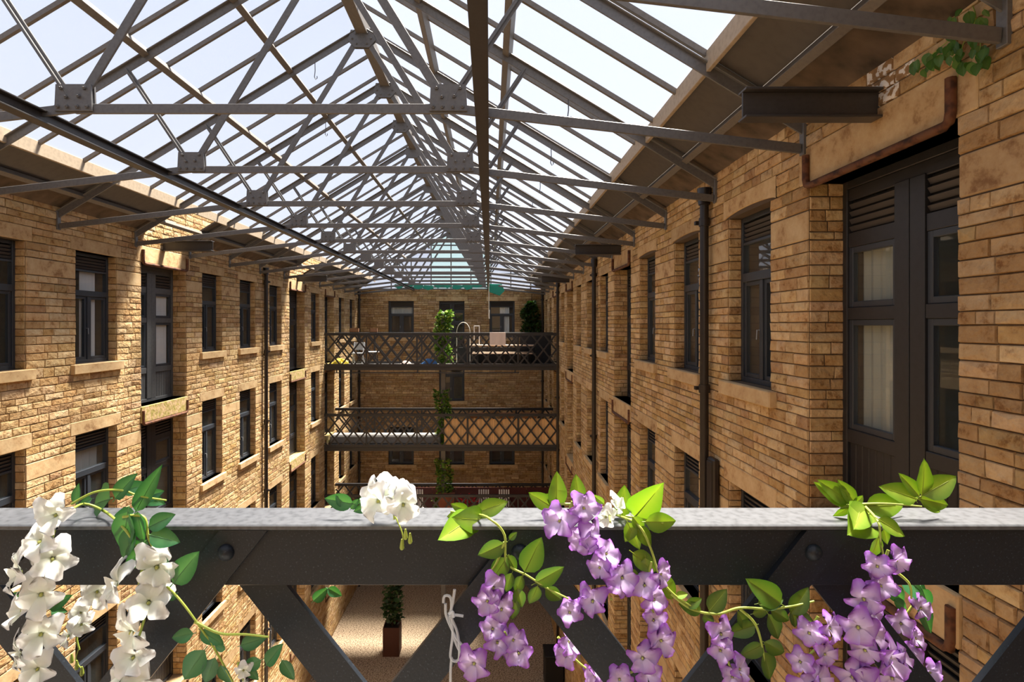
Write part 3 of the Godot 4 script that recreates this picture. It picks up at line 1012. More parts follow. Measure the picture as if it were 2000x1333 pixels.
# ---------------------------------------------------------------- footbridges
# one lattice parapet between x0 and x1 at depth z (face towards the camera at z), rail top at rel y
func parapet(root: Node3D, x0: float, x1: float, y: float, z: float, phase: float, pitch: float, post_from: float, post_step: float, m: Material) -> void:
	var mb := MB.new()
	mb.span(W(x0, y - 0.008, z + 0.078), W(x1, y, z - 0.003), 0.002)
	part("top_rail", mb.mesh(), M.worn if m == M.rail else m, root)
	var w := MB.new()
	w.span(W(x0, y - 0.096, z + 0.02), W(x1, y - 0.008, z + 0.01), 0.001)
	part("rail_web", w.mesh(), m, root)
	var yt := y - 0.042
	var yb := y - 1.153
	var bm := MB.new()
	bm.span(W(x0, yb - 0.06, z + 0.02), W(x1, yb + 0.04, z + 0.01), 0.001)
	bm.span(W(x0, yb - 0.068, z + 0.08), W(x1, yb - 0.06, z - 0.003), 0.001)
	part("bottom_rail", bm.mesh(), m, root)
	var run := (yt - yb) / 1.26
	var k := floori((x0 - run - phase) / pitch)
	while phase + k * pitch < x1 + run:
		var xn := phase + k * pitch
		for dirn in [-1.0, 1.0]:
			# clip the bar to the length of the parapet
			var ta := 0.0
			var tb := 1.0
			for lim in [x0 + 0.03, x1 - 0.03]:
				var tt: float = (lim - xn) / (dirn * run)
				var left_of: bool = lim < (x0 + x1) * 0.5
				if (dirn > 0) == left_of: ta = maxf(ta, tt)
				else: tb = minf(tb, tt)
			if tb - ta < 0.06: continue
			var d := z + (0.005 if dirn < 0 else 0.026)
			var hw := 0.0358
			var ya := lerpf(yt, yb, ta) if ta > 0.0 else y - 0.009
			var yo := lerpf(yt, yb, tb)
			var xa: float = xn - dirn * (ya - yt) / 1.26
			var xo: float = xn - dirn * (yo - yt) / 1.26
			var b := MB.new()
			b.prism([Vector2(xo - hw, yo), Vector2(xo + hw, yo), Vector2(xa + hw, ya), Vector2(xa - hw, ya)], W(0, 0, d), Basis(), 0.005)
			part("lattice_bar", b.mesh(), m, root)
		k += 1
	var px := post_from
	while px < x1 - 0.1:
		if px > x0 + 0.1:
			var pm := MB.new()
			pm.span(W(px - 0.03, yb - 0.06, z + 0.06), W(px + 0.03, y - 0.008, z + 0.032), 0.002)
			part("post", pm.mesh(), m, root)
		px += post_step

func far_bridge(y: float, label: String) -> Node3D:
	var b := thing("footbridge", label, "footbridge", "", Vector3.ZERO)
	parapet(b, XL + 0.02, XR - 0.02, y, 20.17, -0.807, 0.4538, -0.807 - 1.815 * 3, 1.815, M.bridge)
	parapet(b, XL + 0.02, XR - 0.02, y, 21.6, -0.807 + 0.2, 0.4538, -0.807 - 1.815 * 3, 1.815, M.bridge)
	var mb := MB.new()
	mb.span(W(XL + 0.02, y - 1.30, 21.62), W(XR - 0.02, y - 1.20, 20.24))
	part("deck", mb.mesh(), M.deck, b)
	for z in [20.2, 21.62]:
		var g := MB.new()
		g.span(W(XL - 0.05, y - 1.34, z + 0.03), W(XR + 0.05, y - 1.215, z), 0.002)
		part("edge_beam", g.mesh(), M.bridge, b)
	return b

func near_bridge() -> void:
	var b := thing("footbridge", "dark riveted footbridge parapet with flat lattice bars, draped with artificial flowers", "footbridge", "", Vector3.ZERO)
	parapet(b, XL + 0.02, XR - 0.02, -0.299, 0.8436, 0.0445, 0.44, -5.3, 2.2, M.rail)
	for k in range(-13, 6):
		var x := 0.0445 + 0.44 * k
		if x < XL + 0.1 or x > XR - 0.1: continue
		var mb := MB.new()
		mb.dome(W(x, -0.341, 0.8436), Basis(), 0.0128, 0.009, 16, 5)
		part("rivet", mb.mesh(), M.rail, b)
	var d := MB.new()
	d.span(W(XL + 0.02, -1.62, 0.86), W(XR - 0.02, -1.51, -0.65))
	part("deck", d.mesh(), M.deck, b)


# ---------------------------------------------------------------- plants
# leaf of unit length along +y, face towards +z
func leaf_mesh(col: Color, rib: Color, wid: float, curl: float, fold: float) -> ArrayMesh:
	var mb := MB.new()
	var n := 8
	var pt := func(i: int, s: int) -> Vector3:
		var t := float(i) / n
		var w := wid * 0.5 * pow(sin(PI * pow(t, 0.72)), 0.85) * (1.0 if t < 0.99 else 0.0)
		var wave := 0.012 * sin(i * 1.9 + s)
		return Vector3(s * w, t, -curl * t * t + fold * absf(s) * w + (wave if s != 0 else 0.0))
	var nm := func(i: int, s: int) -> Vector3:
		var a: Vector3 = pt.call(mini(i + 1, n), 0) - pt.call(maxi(i - 1, 0), 0)
		return (Vector3(-s * fold, 0, 1.0) + Vector3(0, a.z * -1.0, 0)).normalized()
	for i in n:
		for s in [-1, 1]:
			var c0 := pt.call(i, 0) as Vector3
			var c1 := pt.call(i + 1, 0) as Vector3
			var e0 := pt.call(i, s) as Vector3
			var e1 := pt.call(i + 1, s) as Vector3
			var k0 := col
			var rr := rib.lerp(col, 0.35)
			if s > 0:
				mb.smooth_tri(c0, e0, e1, nm.call(i, s), nm.call(i, s), nm.call(i + 1, s), rr, k0, k0)
				mb.smooth_tri(c0, e1, c1, nm.call(i, s), nm.call(i + 1, s), nm.call(i + 1, s), rr, k0, rr)
			else:
				mb.smooth_tri(c0, e1, e0, nm.call(i, s), nm.call(i + 1, s), nm.call(i, s), rr, k0, k0)
				mb.smooth_tri(c0, c1, e1, nm.call(i, s), nm.call(i + 1, s), nm.call(i + 1, s), rr, rr, k0)
	# raised midrib and stalk
	mb.col = rib
	var rb := []
	for i in range(-1, n - 1):
		rb.append((pt.call(i, 0) if i >= 0 else Vector3(0, -0.12, 0.0)) + Vector3(0, 0, 0.004))
	mb.tube(rb, 0.014, 0.004, 4)
	return mb.mesh()

# one blossom of unit width: two broad back petals, two wings, a keel
func blossom_mesh(inner: Color, outer: Color, r: RandomNumberGenerator) -> ArrayMesh:
	var mb := MB.new()
	var petals := [[58.0, 0.60, 0.58, 0.22], [122.0, 0.60, 0.58, 0.22], [195.0, 0.50, 0.46, 0.0], [-15.0, 0.50, 0.46, 0.0], [270.0, 0.46, 0.40, -0.3]]
	for q in petals:
		var ang: float = deg_to_rad(q[0] + r.randf_range(-16, 16))
		var ln: float = q[1] * r.randf_range(0.85, 1.12)
		var wd: float = q[2] * r.randf_range(0.9, 1.12)
		var lift: float = q[3] + r.randf_range(-0.22, 0.22)
		var ripple := r.randf_range(0.01, 0.035)
		var dir := Vector3(cos(ang), sin(ang), 0)
		var sd := Vector3(-sin(ang), cos(ang), 0)
		var n := 6
		var pt := func(fi: float, fj: float) -> Vector3:
			var s := fi / n
			var t := fj / 4.0 * 2.0 - 1.0
			var w := wd * 0.5 * (0.16 + 0.84 * pow(sin(PI * (0.02 + 0.66 * s)), 1.1))
			var z := 0.16 * sin(s * PI * 0.9) - s * lift * 0.6 + 0.10 * t * t * s + ripple * sin(t * 4.0 + fi * 1.1) * s
			return dir * (ln * (s - 0.30 * t * t * t * t * s * s - 0.10 * t * t * s)) + sd * (w * t * (1.0 - 0.18 * s * s)) + Vector3(0, 0, z)
		var nor := func(i: int, j: int) -> Vector3:
			var du: Vector3 = pt.call(i + 0.3, j) - pt.call(i - 0.3, j)
			var dv: Vector3 = pt.call(i, j + 0.3) - pt.call(i, j - 0.3)
			var nn := du.cross(dv).normalized()
			return nn if nn.z >= 0 else -nn
		var tint := func(i: int, j: int) -> Color:
			var e := clampf(pow(float(i) / n, 1.2) + 0.25 * absf(j - 2.0) / 2.0 * float(i) / n, 0.0, 1.0)
			return inner.lerp(outer, e)
		for i in n:
			for j in 4:
				mb.smooth_tri(pt.call(i, j), pt.call(i + 1, j), pt.call(i + 1, j + 1), nor.call(i, j), nor.call(i + 1, j), nor.call(i + 1, j + 1), tint.call(i, j), tint.call(i + 1, j), tint.call(i + 1, j + 1))
				mb.smooth_tri(pt.call(i, j), pt.call(i + 1, j + 1), pt.call(i, j + 1), nor.call(i, j), nor.call(i + 1, j + 1), nor.call(i, j + 1), tint.call(i, j), tint.call(i + 1, j + 1), tint.call(i, j + 1))
	mb.col = Color(0.62, 0.66, 0.2)
	mb.dome(Vector3(0, 0, 0.0), Basis(), 0.045, 0.1, 6, 2)
	return mb.mesh()

var leaves_deep := []
var leaves_lime := []
var leaves_shaded := []  # lime leaves in a darker green, their shade put into the colour
var leaves_ivy := []
var blooms_white := []
var blooms_purple := []

func make_plants() -> void:
	var r := RandomNumberGenerator.new()
	r.seed = 5
	for i in 6:
		leaves_deep.append(leaf_mesh(Color(0.035, 0.16, 0.06) * r.randf_range(0.75, 1.35), Color(0.14, 0.34, 0.15), 0.56, r.randf_range(0.0, 0.28), r.randf_range(0.08, 0.4)))
		leaves_lime.append(leaf_mesh(Color(0.11, 0.22, 0.014) * r.randf_range(0.7, 1.3), Color(0.34, 0.42, 0.05), 0.54, r.randf_range(0.0, 0.28), r.randf_range(0.08, 0.4)))
		leaves_shaded.append(leaf_mesh(Color(0.045, 0.11, 0.012) * r.randf_range(0.7, 1.3), Color(0.2, 0.27, 0.04), 0.56, r.randf_range(0.0, 0.28), r.randf_range(0.08, 0.4)))  # darkened to stand for leaves in shade
		leaves_ivy.append(leaf_mesh(Color(0.055, 0.15, 0.02) * r.randf_range(0.6, 1.5), Color(0.12, 0.22, 0.05), 0.75, 0.2, 0.2))
		blooms_white.append(blossom_mesh(Color(0.84, 0.88, 0.76), Color(0.90, 0.905, 0.91), r))
		blooms_purple.append(blossom_mesh(Color(0.80, 0.70, 0.88), Color(0.34, 0.09, 0.56), r))

func put_leaf(root: Node3D, list: Array, a: Vector3, b: Vector3, face: Vector3, wide := 1.0) -> void:
	var y := b - a
	var l := y.length()
	y = y / l
	var z := (face - y * face.dot(y)).normalized()
	var x := y.cross(z)
	var o := part("leaf", list[rng.randi() % list.size()], M.leaf, root)
	o.transform = Transform3D(Basis(x * l * wide, y * l, z * l), a)

# leaves given as [base x, base y, tip x, tip y, depth at base, depth at tip]
func put_leaves(root: Node3D, list: Array, rows: Array) -> void:
	for q in rows:
		var a := P(q[0], q[1], q[4])
		var b := P(q[2], q[3], q[5])
		put_leaf(root, list, a, b, Vector3(rng.randf_range(-0.35, 0.35), rng.randf_range(0.1, 0.7), 1.0), rng.randf_range(0.92, 1.15) * (q[6] if q.size() > 6 else 1.0))

func vine(root: Node3D, called: String, pts: Array, r0 := 0.0022, r1 := 0.0014) -> Node3D:
	var c := Curve3D.new()
	for i in pts.size():
		var p: Vector3 = P(pts[i][0], pts[i][1], pts[i][2])
		var a: Vector3 = P(pts[maxi(i - 1, 0)][0], pts[maxi(i - 1, 0)][1], pts[maxi(i - 1, 0)][2])
		var b: Vector3 = P(pts[mini(i + 1, pts.size() - 1)][0], pts[mini(i + 1, pts.size() - 1)][1], pts[mini(i + 1, pts.size() - 1)][2])
		c.add_point(p, (a - b) / 6.0, (b - a) / 6.0)
	var out := []
	var n: int = maxi(4, pts.size() * 6)
	for i in n + 1:
		out.append(c.sample_baked(c.get_baked_length() * i / n, true))
	var mb := MB.new()
	mb.tube(out, r0, r1, 6)
	return part(called, mb.mesh(), M.stem, root)

# a hanging raceme: its stalk follows the pixels, blossoms sit round it
func raceme(root: Node3D, pts: Array, shapes: Array, size: float, gap: float, taper := 0.75, spread := 0.32) -> void:
	var st := vine(root, "raceme", pts)
	var c := Curve3D.new()
	for q in pts: c.add_point(P(q[0], q[1], q[2]))
	var len_ := c.get_baked_length()
	var d := gap * 0.3
	var k := 0
	while d < len_:
		var p := c.sample_baked(d)
		var sz := size * lerpf(1.0, taper, d / len_) * rng.randf_range(0.85, 1.15)
		var side := (-1.0 if k % 2 else 1.0) * rng.randf_range(0.25, 1.0)
		var at := p + Vector3(side * sz * spread, rng.randf_range(-0.15, 0.15) * sz, sz * rng.randf_range(0.02, 0.25))
		var face := Vector3(side * 0.7 + rng.randf_range(-0.3, 0.3), rng.randf_range(-0.35, 0.45), 1.0).normalized()
		var roll := rng.randf_range(-0.7, 0.7)
		var x := Vector3.UP.cross(face).normalized()
		var bs := Basis(x, face.cross(x), face).rotated(face, roll)
		var o := part("blossom", shapes[rng.randi() % shapes.size()], M.petal, st)
		o.transform = Transform3D(bs * Basis.from_scale(Vector3.ONE * sz), at)
		d += gap * rng.randf_range(0.85, 1.15)
		k += 1

func buds(root: Node3D, pts: Array) -> void:
	for q in pts:
		var mb := MB.new()
		var p := P(q[0], q[1], q[2])
		mb.tube([p + Vector3(0, 0.006, 0), p + Vector3(0, 0.003, 0), p, p - Vector3(0, 0.006, 0)], 0.0012, 0.0034, 6)
		mb.dome(p - Vector3(0, 0.006, 0), Basis(Vector3.RIGHT, PI / 2), 0.0034, 0.004, 6, 2)
		part("bud", mb.mesh(), M.stem, root)

func garlands() -> void:
	var f := 0.805        # just in front of the parapet
	var t := 0.87         # over the top rail
	var k := 0.93         # behind the parapet
	# white garland
	var g := thing("flower_garland", "white artificial wisteria garland with deep green leaves hung over the parapet", "garland", "", P(170, 1000, t))
	g.position = Vector3.ZERO
	vine(g, "stem", [[90, 1010, f], [130, 1000, f], [165, 985, t], [205, 1000, t], [240, 1030, f], [262, 1060, f], [300, 1120, f], [345, 1165, f], [380, 1210, f], [420, 1270, f], [455, 1333, f]])
	vine(g, "stem", [[140, 985, t], [185, 962, t], [235, 958, t], [275, 970, t], [325, 978, t]])
	vine(g, "stem", [[240, 1010, f], [280, 1010, f], [290, 1050, f], [305, 1090, f], [312, 1140, f]])
	vine(g, "stem", [[380, 1215, f], [430, 1238, f], [480, 1240, f], [525, 1245, f]])
	put_leaves(g, leaves_deep, [
		[225, 975, 262, 925, t, t], [150, 985, 150, 945, k, k], [180, 975, 150, 985, k, k], [215, 975, 180, 985, t, k], [265, 1000, 312, 912, t, t, 0.55], [240, 960, 285, 945, k, k], [275, 975, 318, 960, k, k], [270, 965, 320, 985, k, k],
		[262, 1000, 215, 1010, t, t], [268, 1000, 280, 1060, f, f], [250, 1000, 235, 1085, f, f], [290, 1030, 342, 1005, f, f], [292, 1045, 352, 1060, f, f], [262, 1030, 240, 1095, f, f], [288, 1055, 242, 1118, f, f], [300, 1075, 322, 1150, f, f],
		[338, 1140, 388, 1078, f, f], [345, 1160, 325, 1175, f, f], [378, 1238, 332, 1248, f, f], [392, 1232, 436, 1262, f, f], [400, 1270, 358, 1330, f, f], [420, 1285, 398, 1340, f, f], [470, 1262, 522, 1245, f, f], [440, 1270, 418, 1262, f, f],
		[520, 1300, 552, 1258, f, f], [510, 1290, 470, 1310, f, f], [550, 1290, 575, 1330, f, f], [430, 1300, 450, 1340, f, f], [480, 1300, 505, 1330, f, f], [395, 1290, 422, 1310, f, f]])
	put_leaves(g, leaves_deep, [[70, 1190, 5, 1165, k, k], [60, 1195, 5, 1205, k, k], [95, 1190, 135, 1165, k, k], [100, 1195, 130, 1195, k, k], [60, 1210, 40, 1250, k, k], [640, 1150, 668, 1165, k, k], [612, 1175, 640, 1150, k, k]])
	raceme(g, [[112, 1000, f], [105, 1040, f], [88, 1090, f], [68, 1150, f], [70, 1200, f], [62, 1250, f], [75, 1290, f], [70, 1345, f]], blooms_white, 0.062, 0.028, 0.9)
	raceme(g, [[285, 1095, f], [272, 1140, f], [285, 1190, f], [270, 1250, f], [255, 1300, f], [265, 1345, f]], blooms_white, 0.060, 0.028, 0.95)
	raceme(g, [[185, 1150, k], [165, 1200, k], [150, 1240, k], [155, 1270, k]], blooms_white, 0.05, 0.026, 0.7)
	raceme(g, [[465, 1295, f], [480, 1335, f], [510, 1345, f]], blooms_white, 0.028, 0.03, 0.9)
	buds(g, [[140, 1285, k], [150, 1298, k], [160, 1310, k]])
	vine(g, "stem", [[155, 1265, k], [148, 1290, k], [160, 1308, k]], 0.001, 0.0008)
	# single white sprig
	g = thing("flower_sprig", "single white artificial bloom lying across the middle of the top rail", "flower sprig")
	put_leaves(g, leaves_deep, [[690, 985, 632, 975, t, t], [670, 990, 655, 968, t, t], [700, 985, 738, 968, t, t], [685, 995, 700, 975, t, t], [720, 990, 690, 1000, t, t]])
	raceme(g, [[745, 960, t], [765, 985, f], [770, 1015, f]], blooms_white, 0.058, 0.018, 0.9)
	vine(g, "stem", [[772, 1010, f], [785, 1040, f], [788, 1065, f]], 0.0012, 0.0009)
	buds(g, [[785, 1062, f], [801, 1050, f], [792, 1042, f]])
	# purple, beside the second rivet
	g = thing("flower_garland", "purple artificial wisteria spray with leaves darkened as if shaded beside the clear cord", "garland")
	vine(g, "stem", [[880, 1000, t], [930, 1005, t], [958, 1015, f], [985, 1045, f], [990, 1100, f], [1030, 1125, f], [1070, 1150, f], [1110, 1170, f]])
	vine(g, "stem", [[985, 1060, f], [970, 1100, f], [952, 1125, f]])
	put_leaves(g, leaves_lime, [[925, 1010, 872, 1045, t, f], [915, 1000, 880, 985, t, t], [920, 1005, 872, 1010, t, t], [935, 1000, 992, 980, t, t], [930, 1010, 960, 1005, t, t], [940, 1015, 905, 1015, t, f], [930, 995, 955, 985, k, k]])
	put_leaves(g, leaves_shaded, [[985, 1062, 932, 1090, f, f], [995, 1055, 1010, 1040, f, f], [1025, 1118, 1058, 1050, f, f], [990, 1090, 958, 1138, f, f], [990, 1085, 1012, 1120, f, f], [1045, 1140, 1102, 1108, f, f], [1000, 1120, 985, 1160, f, f], [1020, 1125, 1005, 1165, f, f], [1050, 1145, 1035, 1185, f, f], [1065, 1150, 1100, 1175, f, f], [1010, 1150, 1020, 1190, f, f], [1005, 1170, 1000, 1215, f, f]])
	raceme(g, [[952, 1125, f], [960, 1155, f], [968, 1200, f], [972, 1235, f], [945, 1265, f], [940, 1300, f]], blooms_purple, 0.044, 0.0240, 1.1)
	raceme(g, [[985, 1235, f], [1000, 1262, f], [1025, 1262, f]], blooms_purple, 0.044, 0.0279, 0.9)
	# purple, tallest spray
	g = thing("flower_garland", "purple artificial wisteria garland with lime leaves standing above the top rail", "garland")
	vine(g, "stem", [[1075, 985, t], [1120, 985, t], [1160, 985, t], [1200, 1005, t], [1245, 1025, f], [1270, 1070, f], [1290, 1130, f], [1320, 1165, f], [1360, 1190, f]])
	vine(g, "stem", [[1200, 1005, t], [1240, 1012, t], [1295, 1022, f]])
	put_leaves(g, leaves_lime, [[1085, 992, 1093, 925, t, t], [1080, 992, 1032, 963, t, t], [1088, 990, 1068, 965, t, t], [1130, 985, 1126, 928, t, t], [1215, 1010, 1220, 948, t, t], [1240, 1010, 1284, 962, t, f], [1180, 985, 1158, 968, t, t], [1260, 1020, 1326, 1022, f, f], [1235, 1010, 1262, 1042, f, f], [1240, 1025, 1220, 1060, f, f], [1245, 1030, 1275, 1070, f, f], [1225, 1020, 1250, 1075, f, f], [1235, 1080, 1285, 1118, f, f], [1230, 1110, 1240, 1160, f, f], [1312, 1172, 1298, 1112, f, f], [1260, 1090, 1262, 1130, f, f], [1320, 1165, 1345, 1160, f, f]])
	raceme(g, [[1118, 980, f], [1112, 1012, f], [1130, 1045, f], [1160, 1075, f], [1190, 1105, f], [1205, 1130, f]], blooms_purple, 0.046, 0.0194, 0.95)
	raceme(g, [[1200, 1130, f], [1180, 1160, f], [1140, 1175, f], [1125, 1195, f]], blooms_purple, 0.042, 0.0225, 1.0)
	raceme(g, [[1272, 1098, f], [1265, 1140, f], [1270, 1180, f], [1285, 1225, f], [1272, 1265, f], [1255, 1300, f], [1210, 1325, f]], blooms_purple, 0.042, 0.0256, 1.05)
	raceme(g, [[1090, 1245, k], [1115, 1280, k], [1150, 1310, k], [1190, 1330, k], [1230, 1335, k]], blooms_purple, 0.042, 0.0264, 1.2)
	raceme(g, [[1195, 1170, t], [1192, 1172, t]], blooms_white, 0.02, 0.03)
	raceme(g, [[1188, 985, t], [1192, 1020, f]], blooms_white, 0.034, 0.03)
	# middle leafy spray
	g = thing("flower_garland", "purple artificial wisteria with broad leaves coloured as if in shade below the third rivet", "garland")
	vine(g, "stem", [[1310, 1160, f], [1350, 1190, f], [1400, 1200, f], [1445, 1188, f], [1500, 1190, f], [1545, 1185, f], [1590, 1175, f]])
	vine(g, "stem", [[1445, 1190, f], [1475, 1220, f], [1490, 1270, f], [1492, 1300, f]])
	put_leaves(g, leaves_shaded, [[1385, 1195, 1420, 1152, f, f], [1370, 1195, 1325, 1180, f, f], [1375, 1200, 1395, 1225, f, f], [1340, 1185, 1372, 1170, f, f], [1525, 1180, 1466, 1135, f, f], [1545, 1200, 1582, 1150, f, f], [1470, 1200, 1506, 1192, f, f], [1490, 1260, 1445, 1285, f, f], [1492, 1255, 1540, 1280, f, f], [1490, 1275, 1515, 1335, f, f], [1500, 1200, 1530, 1255, f, f], [1475, 1222, 1420, 1240, f, f], [1545, 1190, 1560, 1230, f, f], [1440, 1195, 1465, 1235, f, f], [1555, 1205, 1595, 1215, f, f], [1480, 1180, 1535, 1170, f, f], [1505, 1190, 1545, 1215, f, f]])
	raceme(g, [[1385, 1235, f], [1405, 1265, f], [1425, 1300, f], [1440, 1345, f]], blooms_purple, 0.038, 0.0240, 1.0)
	raceme(g, [[1598, 1205, f], [1585, 1235, f], [1600, 1260, f], [1575, 1290, f], [1580, 1345, f]], blooms_purple, 0.042, 0.0232, 1.05)
	# the spray in front of the charcoal door
	g = thing("flower_garland", "purple artificial wisteria garland rising before the charcoal door", "garland")
	vine(g, "stem", [[1640, 990, t], [1690, 985, t], [1740, 985, t], [1800, 990, t]])
	vine(g, "stem", [[1690, 990, t], [1715, 1020, f], [1720, 1060, f], [1725, 1085, f]])
	vine(g, "stem", [[1740, 1110, f], [1775, 1140, f], [1780, 1170, f]])
	put_leaves(g, leaves_lime, [[1660, 982, 1602, 938, t, t], [1655, 985, 1600, 945, t, t], [1670, 985, 1640, 938, t, t], [1660, 990, 1632, 1012, t, t], [1665, 990, 1690, 970, t, t], [1690, 988, 1722, 1000, t, t], [1680, 990, 1675, 1030, t, f], [1700, 1000, 1665, 1042, t, f], [1715, 1015, 1772, 1048, f, f], [1725, 1035, 1735, 1065, f, f], [1715, 1050, 1705, 1098, f, f], [1690, 990, 1780, 985, t, t],
		[1800, 968, 1812, 898, t, t], [1795, 970, 1760, 925, t, t], [1802, 968, 1872, 930, t, t], [1795, 975, 1858, 988, t, t], [1790, 975, 1722, 950, t, t], [1800, 980, 1840, 1000, t, t], [1790, 980, 1770, 955, k, k]])
	put_leaves(g, leaves_deep, [[1750, 1115, 1830, 1172, k, k], [1745, 1110, 1772, 1140, k, k], [1735, 1145, 1770, 1180, k, k], [1790, 1180, 1828, 1240, k, k], [1745, 1170, 1775, 1195, k, k], [1800, 1150, 1822, 1200, k, k]])
	raceme(g, [[1735, 1075, f], [1722, 1110, f], [1705, 1145, f], [1690, 1185, f], [1672, 1215, f], [1700, 1250, f], [1705, 1290, f], [1665, 1325, f], [1690, 1345, f]], blooms_purple, 0.046, 0.0217, 1.1)
	raceme(g, [[1735, 1280, f], [1760, 1310, f], [1750, 1345, f]], blooms_purple, 0.042, 0.0271, 1.05)
	raceme(g, [[1785, 1180, k], [1765, 1215, k], [1780, 1250, k], [1795, 1290, k], [1815, 1330, k]], blooms_purple, 0.044, 0.0271, 0.8)
	# clear cord tied in a hank to the lattice
	var c := thing("cord_hank", "clear plastic cord tied in a hank to the lattice", "cord")
	var z := 0.83
	for q in [[[888, 1152, z], [884, 1180, z], [878, 1200, z]], [[866, 1178, z], [868, 1165, z], [880, 1168, z], [882, 1200, z], [884, 1240, z], [880, 1285, z], [896, 1288, z], [894, 1240, z], [880, 1205, z]], [[870, 1180, z], [872, 1205, z], [890, 1245, z], [905, 1265, z], [900, 1275, z], [888, 1250, z], [878, 1205, z]], [[876, 1204, z], [890, 1202, z], [905, 1204, z]], [[876, 1200, z - 0.006], [884, 1196, z - 0.006], [886, 1206, z - 0.004]], [[882, 1285, z], [880, 1310, z], [880, 1345, z]]]:
		vine(c, "strand", q, 0.0022, 0.0022).material_override = M.plastic

func ivy_cloud(root: Node3D, called: String, spots: Array, size: Vector2, cols: Array, m: Material) -> void:
	var mm := MultiMesh.new()
	mm.transform_format = MultiMesh.TRANSFORM_3D
	mm.use_colors = true
	mm.mesh = leaf_mesh(Color(1, 1, 1), Color(1, 1, 1), 0.8, 0.25, 0.2)
	mm.instance_count = spots.size()
	for i in spots.size():
		var b := Basis.from_euler(Vector3(rng.randf_range(-1.9, -0.2), rng.randf_range(-PI, PI), rng.randf_range(-0.5, 0.5)))
		var s := rng.randf_range(size.x, size.y)
		mm.set_instance_transform(i, Transform3D(b * Basis.from_scale(Vector3.ONE * s), spots[i]))
		var c: Color = cols[rng.randi() % cols.size()]
		mm.set_instance_color(i, c * rng.randf_range(0.7, 1.25))
	var o := MultiMeshInstance3D.new()
	o.name = called
	o.multimesh = mm
	o.material_override = m
	o.set_meta("kind", "stuff")
	root.add_child(o, true)

